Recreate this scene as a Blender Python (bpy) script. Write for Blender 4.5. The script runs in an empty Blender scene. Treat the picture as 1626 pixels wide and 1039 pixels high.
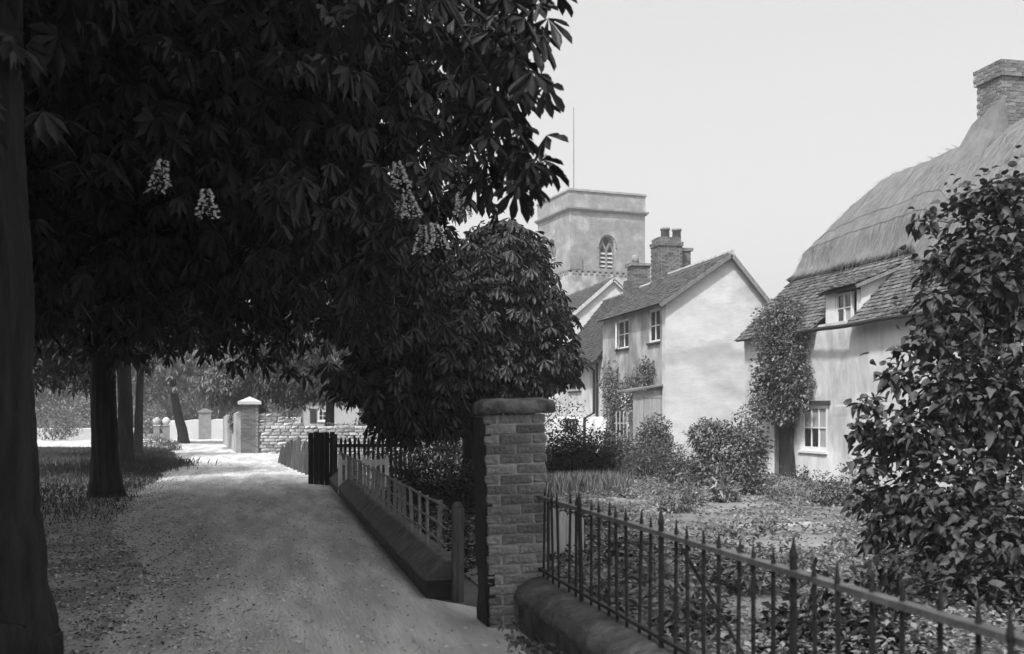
import bpy, bmesh, math, random
import numpy as np
from mathutils import Vector, Matrix
random.seed(7)
RNG = np.random.default_rng(11)
R = math.radians
scene = bpy.context.scene

# ---------------------------------------------------------------- camera
TH = R(12.5); FPX = 1720.0; EYE = 1.6; HOR = 662.0
CT, ST = math.cos(TH), math.sin(TH)
cd = bpy.data.cameras.new('camera'); cam = bpy.data.objects.new('camera', cd)
scene.collection.objects.link(cam); scene.camera = cam
cam.location = (0, 0, EYE); cam.rotation_euler = (R(90), 0, -TH)
cd.sensor_width = 36; cd.lens = 36 * FPX / 1626; cd.shift_y = (HOR - 519.5) / 1626
cd.clip_start = 0.05; cd.clip_end = 3000
cd.dof.use_dof = True; cd.dof.focus_distance = 20; cd.dof.aperture_fstop = 3.2

# ---------------------------------------------------------------- sky and sun (monochrome plate: all greys)
SUN_EL = R(55); SUN_DIR = Vector((-0.64, -0.74, 0)).normalized()
world = bpy.data.worlds.new('World'); scene.world = world; world.use_nodes = True
nt = world.node_tree
bg = nt.nodes['Background']; sky = nt.nodes.new('ShaderNodeTexSky')
sky.sky_type = 'NISHITA'; sky.sun_disc = False
sky.sun_elevation = SUN_EL; sky.sun_rotation = math.atan2(SUN_DIR.x, SUN_DIR.y)
sky.air_density = 1.0; sky.dust_density = 6.0; sky.ozone_density = 1.0
bwn = nt.nodes.new('ShaderNodeRGBToBW')
veil = nt.nodes.new('ShaderNodeMath'); veil.operation = 'MULTIPLY_ADD'      # bright even haze covers most of the blue, over the whole dome
veil.inputs[1].default_value = 0.4; veil.inputs[2].default_value = 1.28
nt.links.new(sky.outputs[0], bwn.inputs[0]); nt.links.new(bwn.outputs[0], veil.inputs[0]); nt.links.new(veil.outputs[0], bg.inputs[0])
bg.inputs[1].default_value = 0.12
sd = bpy.data.lights.new('sun', 'SUN'); sun = bpy.data.objects.new('sun', sd)
scene.collection.objects.link(sun)
sd.energy = 1.7; sd.angle = R(4); sd.color = (1, 1, 1)
trav = Vector((-SUN_DIR.x * math.cos(SUN_EL), -SUN_DIR.y * math.cos(SUN_EL), -math.sin(SUN_EL)))
sun.rotation_euler = trav.to_track_quat('-Z', 'Y').to_euler()
vs = scene.view_settings
vs.view_transform = 'Standard'; vs.look = 'None'; vs.gamma = 1; vs.use_curve_mapping = False
vs.exposure = 1.66

# ---------------------------------------------------------------- geometry of the place: a photo direction met with a known plane
def on_X(px, py, X):
    d = FPX * X / (CT * (px - (813 - FPX * math.tan(TH))))
    return Vector((X, (d - X * ST) / CT, EYE + (HOR - py) * d / FPX))
def on_Y(px, py, Y):
    k = (px - 813) / FPX; X = Y * (ST + k * CT) / (CT - k * ST); d = X * ST + Y * CT
    return Vector((X, Y, EYE + (HOR - py) * d / FPX))
def at_d(px, py, d):
    r = (px - 813) / FPX * d
    return Vector((r * CT + d * ST, -r * ST + d * CT, EYE + (HOR - py) * d / FPX))
def smooth(a, b, x):
    t = min(1, max(0, (x - a) / (b - a))); return t * t * (3 - 2 * t)
def gz(x, y):                                   # gentle lie of the land
    return 0.16 * smooth(2.2, 10, x) + 0.10 * smooth(-3.4, -5.5, x) * (1 - smooth(50, 60, y))

# ---------------------------------------------------------------- materials
MATS = {}
def mat(name, a, b, scale=4.0, rough=0.85, bump=0.0, bscale=None, stretch=(1, 1, 1), island=0.0,
        detail=6, spec=0.25, coord='Object', transl=0.0, blotch=None, wave=None, clamp=(0.35, 0.65)):
    m = bpy.data.materials.new(name); m.use_nodes = True; n = m.node_tree.nodes; l = m.node_tree.links
    p = n['Principled BSDF']; out = n['Material Output']
    tc = n.new('ShaderNodeTexCoord'); mp = n.new('ShaderNodeMapping'); mp.inputs['Scale'].default_value = stretch
    if coord == 'World':
        ge = n.new('ShaderNodeNewGeometry'); l.new(ge.outputs['Position'], mp.inputs[0])
    else:
        l.new(tc.outputs[coord], mp.inputs[0])
    no = n.new('ShaderNodeTexNoise'); no.inputs['Scale'].default_value = scale; no.inputs['Detail'].default_value = detail
    no.inputs['Roughness'].default_value = 0.62
    l.new(mp.outputs[0], no.inputs['Vector'])
    mr = n.new('ShaderNodeMapRange'); mr.inputs[1].default_value = clamp[0]; mr.inputs[2].default_value = clamp[1]
    mr.inputs[3].default_value = a; mr.inputs[4].default_value = b
    l.new(no.outputs['Fac'], mr.inputs[0]); col = mr.outputs[0]
    if blotch:                                  # big stains with a shape of their own
        n2 = n.new('ShaderNodeTexNoise'); n2.inputs['Scale'].default_value = blotch[0]; n2.inputs['Detail'].default_value = 5
        l.new(mp.outputs[0], n2.inputs['Vector'])
        m2 = n.new('ShaderNodeMapRange'); m2.inputs[1].default_value = blotch[1]; m2.inputs[2].default_value = blotch[2]
        m2.inputs[3].default_value = 1.0; m2.inputs[4].default_value = blotch[3]
        l.new(n2.outputs['Fac'], m2.inputs[0])
        mm = n.new('ShaderNodeMath'); mm.operation = 'MULTIPLY'; l.new(col, mm.inputs[0]); l.new(m2.outputs[0], mm.inputs[1]); col = mm.outputs[0]
    if island:
        oi = n.new('ShaderNodeObjectInfo'); ge2 = n.new('ShaderNodeNewGeometry')
        ad = n.new('ShaderNodeMath'); ad.operation = 'ADD'; l.new(oi.outputs['Random'], ad.inputs[0]); l.new(ge2.outputs['Random Per Island'], ad.inputs[1])
        fr = n.new('ShaderNodeMath'); fr.operation = 'FRACT'; l.new(ad.outputs[0], fr.inputs[0])
        m3 = n.new('ShaderNodeMapRange'); m3.inputs[3].default_value = 1 - island; m3.inputs[4].default_value = 1 + island
        l.new(fr.outputs[0], m3.inputs[0])
        mm = n.new('ShaderNodeMath'); mm.operation = 'MULTIPLY'; l.new(col, mm.inputs[0]); l.new(m3.outputs[0], mm.inputs[1]); col = mm.outputs[0]
    l.new(col, p.inputs['Base Color'])
    p.inputs['Roughness'].default_value = rough; p.inputs['Specular IOR Level'].default_value = spec
    if bump:
        nb = n.new('ShaderNodeTexNoise'); nb.inputs['Scale'].default_value = bscale or scale * 3; nb.inputs['Detail'].default_value = 8
        l.new(mp.outputs[0], nb.inputs['Vector']); h = nb.outputs['Fac']
        if wave:                                # courses of brick felt through limewash
            br = n.new('ShaderNodeTexBrick'); br.inputs['Scale'].default_value = 1.0
            br.inputs['Brick Width'].default_value = 0.225; br.inputs['Row Height'].default_value = 0.075
            br.inputs['Mortar Size'].default_value = 0.012; br.inputs['Mortar Smooth'].default_value = 1.0
            br.inputs['Color1'].default_value = (1, 1, 1, 1); br.inputs['Color2'].default_value = (.8, .8, .8, 1); br.inputs['Mortar'].default_value = (0, 0, 0, 1)
            cmb = n.new('ShaderNodeCombineXYZ'); sp = n.new('ShaderNodeSeparateXYZ'); l.new(tc.outputs['Object'], sp.inputs[0])
            l.new(sp.outputs[wave], cmb.inputs[0]); l.new(sp.outputs['Z'], cmb.inputs[1]); l.new(cmb.outputs[0], br.inputs['Vector'])
            mx = n.new('ShaderNodeMath'); mx.operation = 'MULTIPLY_ADD'; l.new(br.outputs['Color'], mx.inputs[0]); mx.inputs[1].default_value = 0.05; l.new(h, mx.inputs[2]); h = mx.outputs[0]
        bu = n.new('ShaderNodeBump'); bu.inputs['Strength'].default_value = min(1, bump); bu.inputs['Distance'].default_value = 0.03 * max(1, bump)
        l.new(h, bu.inputs['Height']); l.new(bu.outputs[0], p.inputs['Normal'])
    if transl:
        t = n.new('ShaderNodeBsdfTranslucent'); l.new(col, t.inputs[0]); ms = n.new('ShaderNodeMixShader'); ms.inputs[0].default_value = transl
        l.new(p.outputs[0], ms.inputs[1]); l.new(t.outputs[0], ms.inputs[2]); l.new(ms.outputs[0], out.inputs[0])
    MATS[name] = m; return m

mat('earth', .05, .12, 1.5, bump=.6, bscale=9, coord='World')
mat('garden_soil', .12, .24, 2.2, bump=1.0, bscale=8, coord='World', blotch=(.7, .45, .6, .6))
mat('gravel', .42, .64, 3.2, bump=.7, bscale=26, coord='World', stretch=(1.5, .22, 1), blotch=(1.1, .42, .62, .66), rough=.95, detail=9)
mat('petal', .6, .75, 3, island=.2, transl=.3)
mat('pebble', .3, .5, 3, island=.5)
mat('turf', .05, .13, 3.0, bump=.7, bscale=20, coord='World')
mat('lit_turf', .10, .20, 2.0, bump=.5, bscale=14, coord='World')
mat('grass', .05, .10, 3, island=.5, transl=.3)
mat('pale_grass', .22, .36, 3, island=.3, transl=.3)
mat('bark', .012, .032, 6, bump=2.2, bscale=9, stretch=(1, 1, .22))
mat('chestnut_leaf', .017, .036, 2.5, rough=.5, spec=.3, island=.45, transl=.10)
mat('far_leaf', .06, .14, 2.5, rough=.5, spec=.4, island=.5, transl=.25)
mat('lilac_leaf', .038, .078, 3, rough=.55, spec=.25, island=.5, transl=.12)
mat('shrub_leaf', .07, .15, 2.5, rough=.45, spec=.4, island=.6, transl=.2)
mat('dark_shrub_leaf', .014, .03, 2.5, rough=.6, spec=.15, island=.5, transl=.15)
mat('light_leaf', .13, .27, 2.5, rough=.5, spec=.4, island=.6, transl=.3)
mat('blossom', .6, .78, 6, island=.3, transl=.3)
mat('brick', .13, .28, 12, bump=1.0, bscale=34, island=.36, coord='Object', blotch=(5, .5, .7, .55))
mat('brick_dark', .08, .15, 9, bump=.8, bscale=30, island=.35)
mat('brick_mid', .12, .20, 9, bump=.6, bscale=30, island=.3)
mat('mortar', .24, .38, 10, bump=.8)
mat('mortar_dark', .16, .26, 10, bump=.5)
mat('mossy_stone', .05, .19, 9, bump=1.4, bscale=18)
mat('stone_coping', .06, .16, 6, bump=1.5, bscale=16, blotch=(3, .5, .6, .55))
mat('rubble', .30, .52, 6, bump=1.0, bscale=16, island=.35)
mat('tower_render', .18, .28, 1.8, bump=.8, bscale=7, blotch=(.7, .5, .62, 1.45), detail=10)
mat('tower_stone', .15, .23, 3, bump=.6, bscale=10)
mat('limewash', .46, .58, 1.8, bump=.22, bscale=14, blotch=(1.0, .50, .66, .74), stretch=(.7, .7, 1.25), wave='X', detail=9)
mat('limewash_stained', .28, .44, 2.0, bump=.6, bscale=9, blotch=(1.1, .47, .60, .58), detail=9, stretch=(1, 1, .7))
mat('limewash_cottage', .46, .62, 1.6, bump=.7, bscale=7, blotch=(1.3, .50, .64, .66), detail=9, stretch=(1, 1, .45))
mat('limewash_far', .38, .46, 1.2, bump=.3)
mat('tile', .075, .15, 5, bump=.7, bscale=20, island=.45)
mat('tile_dark', .05, .10, 5, bump=.7, bscale=20, island=.4)
mat('slate', .055, .09, 4, bump=.3, island=.2)
mat('lichen_ridge', .2, .42, 8, bump=.8)
mat('thatch', .125, .215, 7, bump=1.0, bscale=20, stretch=(.35, 2.2, .35), blotch=(1.2, .5, .7, .8), rough=1, spec=.05)
mat('straw', .13, .24, 5, island=.45, rough=1, spec=.05)
mat('straw_dark', .15, .24, 5)
mat('white_paint', .62, .72, 6, rough=.5, bump=.15)
mat('pale_wood', .34, .5, 5, bump=.5, stretch=(3, 3, .4), rough=.8)
mat('grey_wood', .12, .22, 6, bump=.8, bscale=12, stretch=(4, 4, .35), island=.2)
mat('door_grey', .26, .33, 5, bump=.3, stretch=(4, 4, .4), island=.08)
mat('dark_wood', .025, .05, 5, bump=.6, stretch=(4, 4, .35), island=.3)
mat('tarred_wood', .008, .016, 5, bump=.5, stretch=(4, 4, .35), rough=.7)
mat('iron', .012, .028, 14, rough=.6, bump=.4, spec=.3)
mat('iron_worn', .07, .15, 9, rough=.45, bump=.4, spec=.6)
mat('iron_fence', .10, .20, 14, rough=.6, bump=.4, spec=.5)
mat('glass', .015, .03, 2, rough=.08, spec=.6)
mat('curtain', .25, .4, 6, stretch=(6, 6, .5))
mat('terracotta', .16, .24, 8, bump=.3)
mat('dark_coping', .05, .12, 5, bump=1.0, bscale=14)  # plain dark tone for the sloping coping blocks
mat('shaded_wall', .025, .06, 6, bump=1.0, bscale=14)  # near-black colour stands in for shade on the wall's lane side
mat('old_paling', .05, .11, 6, bump=.8, bscale=12, stretch=(4, 4, .35), island=.3)
mat('trodden_earth', .28, .50, 2.2, bump=.8, bscale=22, coord='World', blotch=(.8, .45, .6, .6), rough=.95)
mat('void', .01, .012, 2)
mat('lead', .12, .19, 3, rough=.6, bump=.3)

# ---------------------------------------------------------------- object helpers
COL = scene.collection
def wloc(o):
    v = Vector((0, 0, 0))
    while o: v += o.location; o = o.parent
    return v
def tag(o, label=None, cat=None, group=None, kind=None):
    if label: o['label'] = label
    if cat: o['category'] = cat
    if group: o['group'] = group
    if kind: o['kind'] = kind
    return o
def empty(name, loc, label=None, cat=None, group=None):
    o = bpy.data.objects.new(name, None); COL.objects.link(o); o.location = loc; o.empty_display_size = .2
    return tag(o, label, cat, group)
class MB:
    def __init__(s): s.v = []; s.f = []
    def quad(s, *p):
        i = len(s.v); s.v += [Vector(q) for q in p]; s.f.append(tuple(range(i, i + len(p)))); return s
    def box(s, lo, hi, jit=0, M=None):
        x0, y0, z0 = lo; x1, y1, z1 = hi; i = len(s.v)
        ps = [Vector(p) for p in ((x0, y0, z0), (x1, y0, z0), (x1, y1, z0), (x0, y1, z0), (x0, y0, z1), (x1, y0, z1), (x1, y1, z1), (x0, y1, z1))]
        for p in ps:
            if jit: p += Vector([random.uniform(-jit, jit) for _ in range(3)])
            s.v.append(M @ p if M else p)
        s.f += [tuple(i + k for k in q) for q in ((0, 3, 2, 1), (4, 5, 6, 7), (0, 1, 5, 4), (1, 2, 6, 5), (2, 3, 7, 6), (3, 0, 4, 7))]
        return s
    def beam(s, a, b, w, t, up=(0, 0, 1), jit=0):          # box along a->b; w across, t along 'up'
        a = Vector(a); b = Vector(b); d = (b - a); L = d.length; d.normalize()
        x = d.cross(Vector(up)); x = x.normalized() if x.length > 1e-4 else d.orthogonal().normalized(); z = x.cross(d)
        M = Matrix((x, d, z)).transposed().to_4x4(); M.translation = a
        return s.box((-w / 2, 0, -t / 2), (w / 2, L, t / 2), jit, M)
    def tube(s, pts, rads, n=8, cap=True, wob=0):
        pts = [Vector(p) for p in pts]; base = len(s.v); m = len(pts)
        for k, p in enumerate(pts):
            d = (pts[min(k + 1, m - 1)] - pts[max(k - 1, 0)]).normalized()
            x = d.orthogonal().normalized() if abs(d.z) < .9 else Vector((1, 0, 0)); x = (x - d * x.dot(d)).normalized(); y = d.cross(x)
            for j in range(n):
                a = 2 * math.pi * j / n; r = rads[k] * (1 + (random.uniform(-wob, wob) if wob else 0))
                s.v.append(p + x * math.cos(a) * r + y * math.sin(a) * r)
        for k in range(m - 1):
            for j in range(n):
                s.f.append((base + k * n + j, base + k * n + (j + 1) % n, base + (k + 1) * n + (j + 1) % n, base + (k + 1) * n + j))
        if cap:
            s.f.append(tuple(base + j for j in reversed(range(n)))); s.f.append(tuple(base + (m - 1) * n + j for j in range(n)))
        return s
    def prism(s, poly, axis, a, b):                         # poly of 2-D points extruded along an axis
        def P(q, t):
            return {'X': (t, q[0], q[1]), 'Y': (q[0], t, q[1]), 'Z': (q[0], q[1], t)}[axis]
        i = len(s.v); n = len(poly)
        s.v += [Vector(P(q, a)) for q in poly] + [Vector(P(q, b)) for q in poly]
        s.f.append(tuple(i + k for k in range(n))); s.f.append(tuple(i + n + k for k in reversed(range(n))))
        for k in range(n): s.f.append((i + k, i + n + k, i + n + (k + 1) % n, i + (k + 1) % n))
        return s
    def build(s, name, m, parent=None, smooth_=False, bevel=0, fix=True):
        org = wloc(parent) if parent else None
        if org is None:
            lo = Vector([min(v[k] for v in s.v) for k in range(3)]); hi = Vector([max(v[k] for v in s.v) for k in range(3)])
            org = Vector(((lo.x + hi.x) / 2, (lo.y + hi.y) / 2, lo.z))
        me = bpy.data.meshes.new(name); me.from_pydata([v - org for v in s.v], [], s.f)
        if fix or bevel:
            bm = bmesh.new(); bm.from_mesh(me)
            if fix: bmesh.ops.recalc_face_normals(bm, faces=bm.faces)
            if bevel: bmesh.ops.bevel(bm, geom=bm.edges[:], offset=bevel, segments=1, affect='EDGES')
            bm.to_mesh(me); bm.free()
        me.materials.append(MATS[m])
        if smooth_: me.polygons.foreach_set('use_smooth', [True] * len(me.polygons))
        o = bpy.data.objects.new(name, me); COL.objects.link(o)
        if parent: o.parent = parent
        else: o.location = org
        return o
def np_obj(name, V, F, m, parent=None, smooth_=False, origin=None):
    """V (n,3) world coords, F (k,c) all same size"""
    org = np.array(wloc(parent)) if parent else (np.array(origin) if origin is not None else np.array([V[:, 0].mean(), V[:, 1].mean(), V[:, 2].min()]))
    me = bpy.data.meshes.new(name); me.vertices.add(len(V)); me.vertices.foreach_set('co', (V - org).astype(np.float32).ravel())
    k, c = F.shape; me.loops.add(k * c); me.loops.foreach_set('vertex_index', F.astype(np.int32).ravel())
    me.polygons.add(k); me.polygons.foreach_set('loop_start', np.arange(0, k * c, c, dtype=np.int32))
    if smooth_: me.polygons.foreach_set('use_smooth', np.ones(k, dtype=bool))
    me.update(); me.validate(); me.materials.append(MATS[m])
    o = bpy.data.objects.new(name, me); COL.objects.link(o)
    if parent: o.parent = parent
    else: o.location = org
    return o
def place(name, me, parent, loc, rot=(0, 0, 0), scale=None):   # share mesh data between alike pieces
    o = bpy.data.objects.new(name, me); COL.objects.link(o); o.parent = parent
    o.location = Vector(loc) - wloc(parent); o.rotation_euler = rot
    if scale: o.scale = scale
    return o
def data_of(mb, name, m, bevel=0):
    me = bpy.data.meshes.new(name); me.from_pydata(mb.v, [], mb.f)
    bm = bmesh.new(); bm.from_mesh(me); bmesh.ops.recalc_face_normals(bm, faces=bm.faces)
    if bevel: bmesh.ops.bevel(bm, geom=bm.edges[:], offset=bevel, segments=1, affect='EDGES')
    bm.to_mesh(me); bm.free(); me.materials.append(MATS[m]); return me

# ---------------------------------------------------------------- leaves
LEAF = np.array([[0, 0, 0], [.58, .5, .03], [.58, -.5, .03], [1, 0, 0], [.52, 0, -.05]])
LTRI = np.array([[0, 4, 1], [4, 3, 1], [0, 2, 4], [4, 2, 3]])
def unit(a): return a / np.maximum(np.linalg.norm(a, axis=-1, keepdims=True), 1e-9)
def _leaf9(side):
    P = [[0, 0, 0]] + [[x, 0, z] for x, z in ((side[0][0], -.04), (side[1][0], -.05))]
    for sg in (1, -1): P += [[x, sg * w, .02 + .02 * i] for i, (x, w) in enumerate(side)]
    P.append([1, 0, 0]); T = []
    for o, f in ((3, 1), (6, -1)):
        q = [(0, 1, o), (1, 2, o + 1), (1, o + 1, o), (2, o + 2, o + 1), (2, 9, o + 2)]
        T += [t if f > 0 else t[::-1] for t in q]
    return np.array(P, float), np.array(T)
OBOVATE = _leaf9(((.36, .20), (.70, .5), (.9, .33)))
HEART = _leaf9(((.10, .34), (.34, .5), (.72, .27)))
def leaves_from(P, D, N, length, width, droop=.25, tpl=None):
    """one leaf per row: base P, direction D, rough normal N"""
    TP, TF = tpl or (LEAF, LTRI)
    n = len(P); D = unit(D); S = unit(np.cross(N, D)); Nn = np.cross(D, S)
    L = np.broadcast_to(length, (n,))[:, None, None]; W = np.broadcast_to(width, (n,))[:, None, None]
    T = TP[None]
    V = P[:, None, :] + T[..., 0:1] * L * D[:, None, :] + T[..., 1:2] * W * S[:, None, :] + T[..., 2:3] * L * 1.6 * Nn[:, None, :]
    V[..., 2] -= (T[..., 0] ** 2) * droop * L[..., 0]
    F = TF[None] + (np.arange(n) * len(TP))[:, None, None]
    return V.reshape(-1, 3), F.reshape(-1, 3)
def palmate(C, OUT, size, k=7, rng=RNG, tpl=None):
    """chestnut leaf: k leaflets fanned from each centre C, facing OUT"""
    n = len(C); OUT = unit(OUT + rng.normal(0, .45, OUT.shape))
    up = np.array([0, 0, 1.0]); Nn = unit(up * .9 + OUT * .55 + rng.normal(0, .38, OUT.shape))
    F0 = unit(OUT - Nn * (OUT * Nn).sum(1, keepdims=True)); S0 = np.cross(Nn, F0)
    ang = np.linspace(-2.2, 2.2, k)[None] + rng.normal(0, .08, (n, k)); ln = (1 - .38 * (np.abs(ang) / 2.2) ** 1.5) * size[:, None] * rng.uniform(.85, 1.1, (n, k))
    D = np.cos(ang)[..., None] * F0[:, None] + np.sin(ang)[..., None] * S0[:, None] - Nn[:, None] * rng.uniform(.25, .6, (n, k))[..., None]
    P = np.repeat(C[:, None], k, 1); NN = np.repeat(Nn[:, None], k, 1)
    return leaves_from(P.reshape(-1, 3), D.reshape(-1, 3), NN.reshape(-1, 3), ln.ravel(), ln.ravel() * .36, .3, tpl)
def blob_points(n, blobs, rng=RNG, inner=.45, lump=.16):
    """points spread through the outer part of overlapping ellipsoids with an uneven outline"""
    w = np.array([b[3] * b[4] + b[4] * b[5] + b[3] * b[5] for b in blobs], float); w /= w.sum()
    idx = rng.choice(len(blobs), n, p=w); B = np.array(blobs)[idx]
    d = unit(rng.normal(0, 1, (n, 3)))
    ph = B[:, 0:1] * 3.1
    wob = 1 + lump * (np.sin(d[:, :1] * 7 + ph) * np.cos(d[:, 1:2] * 6 - ph) + .6 * np.sin(d[:, 2:3] * 11 + d[:, :1] * 5 + ph * 2))
    rr = rng.uniform(inner ** 2, 1, (n, 1)) ** .5
    return B[:, :3] + d * B[:, 3:6] * rr * wob, d
def crown(name, blobs, n, size, m, parent, keep=None, k=7, inner=.45, lump=.16, tpl=None):
    P, d = blob_points(n, blobs, inner=inner, lump=lump)
    if keep is not None:
        ok = keep(P); P, d = P[ok], d[ok]
    V, F = palmate(P, d, RNG.uniform(.55, 1.25, len(P)) * size, k, tpl=tpl)
    return np_obj(name, V, F, m, parent)
def bush_mesh(name, blobs, n, length, width, m, parent, inner=.5, lump=.16, keep=None, droop=.25, tpl=None):
    P, d = blob_points(n, blobs, inner=inner, lump=lump)
    if keep is not None:
        ok = keep(P); P, d = P[ok], d[ok]
    D = d + RNG.normal(0, .7, d.shape); N = d * .6 + np.array([0, 0, .8]) + RNG.normal(0, .35, d.shape)
    ln = length * RNG.uniform(.65, 1.25, len(P))
    V, F = leaves_from(P, D, N, ln, ln * width, droop, tpl)
    return np_obj(name, V, F, m, parent)
def blades(name, P, h, w, m, parent=None, lean=.35, kind=None):
    n = len(P); a = RNG.uniform(0, 6.283, n); hh = h * RNG.uniform(.5, 1.2, n)
    side = np.stack([np.cos(a), np.sin(a), np.zeros(n)], 1) * (w / 2); b = a + RNG.normal(1.57, .6, n)
    tip = P + np.stack([np.cos(b) * lean * hh, np.sin(b) * lean * hh, hh], 1)
    mid = P + np.stack([np.cos(b) * lean * hh * .3, np.sin(b) * lean * hh * .3, hh * .6], 1)
    V = np.stack([P - side, P + side, mid + side * .7, tip, mid - side * .7], 1).reshape(-1, 3)
    F = np.arange(n * 5).reshape(n, 5)
    return np_obj(name, V, F, m, parent)
def GZ(P):
    return np.array([gz(x, y) for x, y in P[:, :2]])
def trunk(parent, pts, rads, n=14, m='bark', wob=.05, name='trunk'):
    P = [Vector(p) for p in pts]; Q = []; rr = []
    for i in range(len(P) - 1):
        for t in (0, .25, .5, .75):
            Q.append(P[i].lerp(P[i + 1], t) + Vector((random.uniform(-1, 1), random.uniform(-1, 1), 0)) * rads[i] * .05); rr.append(rads[i] * (1 - t) + rads[i + 1] * t)
    Q.append(P[-1]); rr.append(rads[-1])
    if n < 13: return MB().tube(Q, rr, n, wob=wob).build(name, m, parent, True)
    # furrowed bark: long wandering ridges cut into the surface
    Q2, r2 = [], []
    for i in range(len(Q) - 1):
        for t in (0, .25, .5, .75): Q2.append(Q[i].lerp(Q[i + 1], t)); r2.append(rr[i] * (1 - t) + rr[i + 1] * t)
    N = 96; mb = MB().tube(Q2, r2, N); ph = [random.uniform(0, 6.28) for _ in range(6)]
    for i, c in enumerate(Q2):
        for j in range(N):
            v = mb.v[i * N + j]; a = 6.283 * j / N; z = c.z
            f = math.sin(a * 13 + 1.6 * math.sin(z * 2.3 + ph[0]) + ph[1]) + .7 * math.sin(a * 23 - 2.1 * math.sin(z * 3.1 + ph[2])) + .5 * math.sin(a * 5 + z * 1.3 + ph[3])
            g = 1 + .022 * f + .03 * math.sin(a * 3 + ph[4]) + random.uniform(-.012, .012) + .12 * max(0, 1 - z / .5) * math.sin(a * 5 + ph[5])
            mb.v[i * N + j] = c + (v - c) * g
    return mb.build(name, m, parent, True)

# ================================================================ THE SETTING
def sheet(name, xs, ys, m, dz=0.0, inside=None, warp=None):
    V = []; idx = {}; F = []
    def vid(i, j):
        if (i, j) not in idx:
            x, y = xs[i], ys[j]
            if warp: x, y = warp(x, y)
            idx[(i, j)] = len(V); V.append(Vector((x, y, gz(x, y) + dz)))
        return idx[(i, j)]
    for i in range(len(xs) - 1):
        for j in range(len(ys) - 1):
            F.append((vid(i, j), vid(i + 1, j), vid(i + 1, j + 1), vid(i, j + 1)))
    mb = MB(); mb.v = V; mb.f = F
    return tag(mb.build(name, m, None, True), kind='structure')
gx = [-900, -300, -120, -60, -30, -16] + [x * .75 for x in range(-16, 25)] + [26, 40, 70, 140, 350, 900]
gy = [-200, -60, -20] + [y * 1.5 for y in range(-6, 66)] + [110, 140, 200, 400, 1200]
sheet('ground', gx, gy, 'earth')

# road: left and right edges as functions of distance
def road_edges(y):
    wl = .10 * math.sin(y * .7) + .05 * math.sin(y * 2.3 + 1) + .03 * math.sin(y * 5.1)
    left = -1.15 - 1.5 * smooth(9, 21, y) - .35 * smooth(21, 34, y) + wl - 1.3 * smooth(36, 52, y) - 9 * smooth(50, 62, y) ** 2
    right = 1.80 - .47 * smooth(8.6, 9.3, y) - .72 * smooth(27, 46, y) - 1.8 * smooth(47, 62, y)
    return left, right
def camber(t): return .014 + .052 * min(1.0, 7 * t * (1 - t))
V = []; F = []; NX = 34
ysr = list(np.arange(-8, 72.1, .6))
for j, y in enumerate(ysr):
    a, b = road_edges(y)
    for i in range(NX + 1):
        t = i / NX; x = a + (b - a) * t
        wd = .12 * math.sin(y * .35); rut = -.032 * (math.exp(-((x + .78 + wd) / .13) ** 2) + math.exp(-((x - .62 + wd) / .13) ** 2)) * (1 - smooth(38, 48, y)) * (.7 + .3 * math.sin(y * 1.7))
        V.append(Vector((x, y, gz(x, y) + camber(t) + rut)))
for j in range(len(ysr) - 1):
    for i in range(NX):
        q = j * (NX + 1) + i; F.append((q, q + 1, q + NX + 2, q + NX + 1))
mb = MB(); mb.v = V; mb.f = F; tag(mb.build('road', 'gravel', None, True), kind='structure')
sheet('verge', [-9 + .5 * i for i in range(19)], [-4 + .75 * i for i in range(40)], 'trodden_earth', .012)
# garden ground, sunny churchyard lane and lawn
sheet('garden_bed', [1.9 + .5 * i for i in range(27)], [-1 + .5 * i for i in range(68)], 'garden_soil', .012)
sheet('churchyard_lane', [-40 + 2 * i for i in range(22)], [66 + 1.5 * i for i in range(10)], 'gravel', .03)
sheet('churchyard_lawn', [-44 + 2 * i for i in range(30)], [79 + 2 * i for i in range(16)], 'lit_turf', .02)

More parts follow.
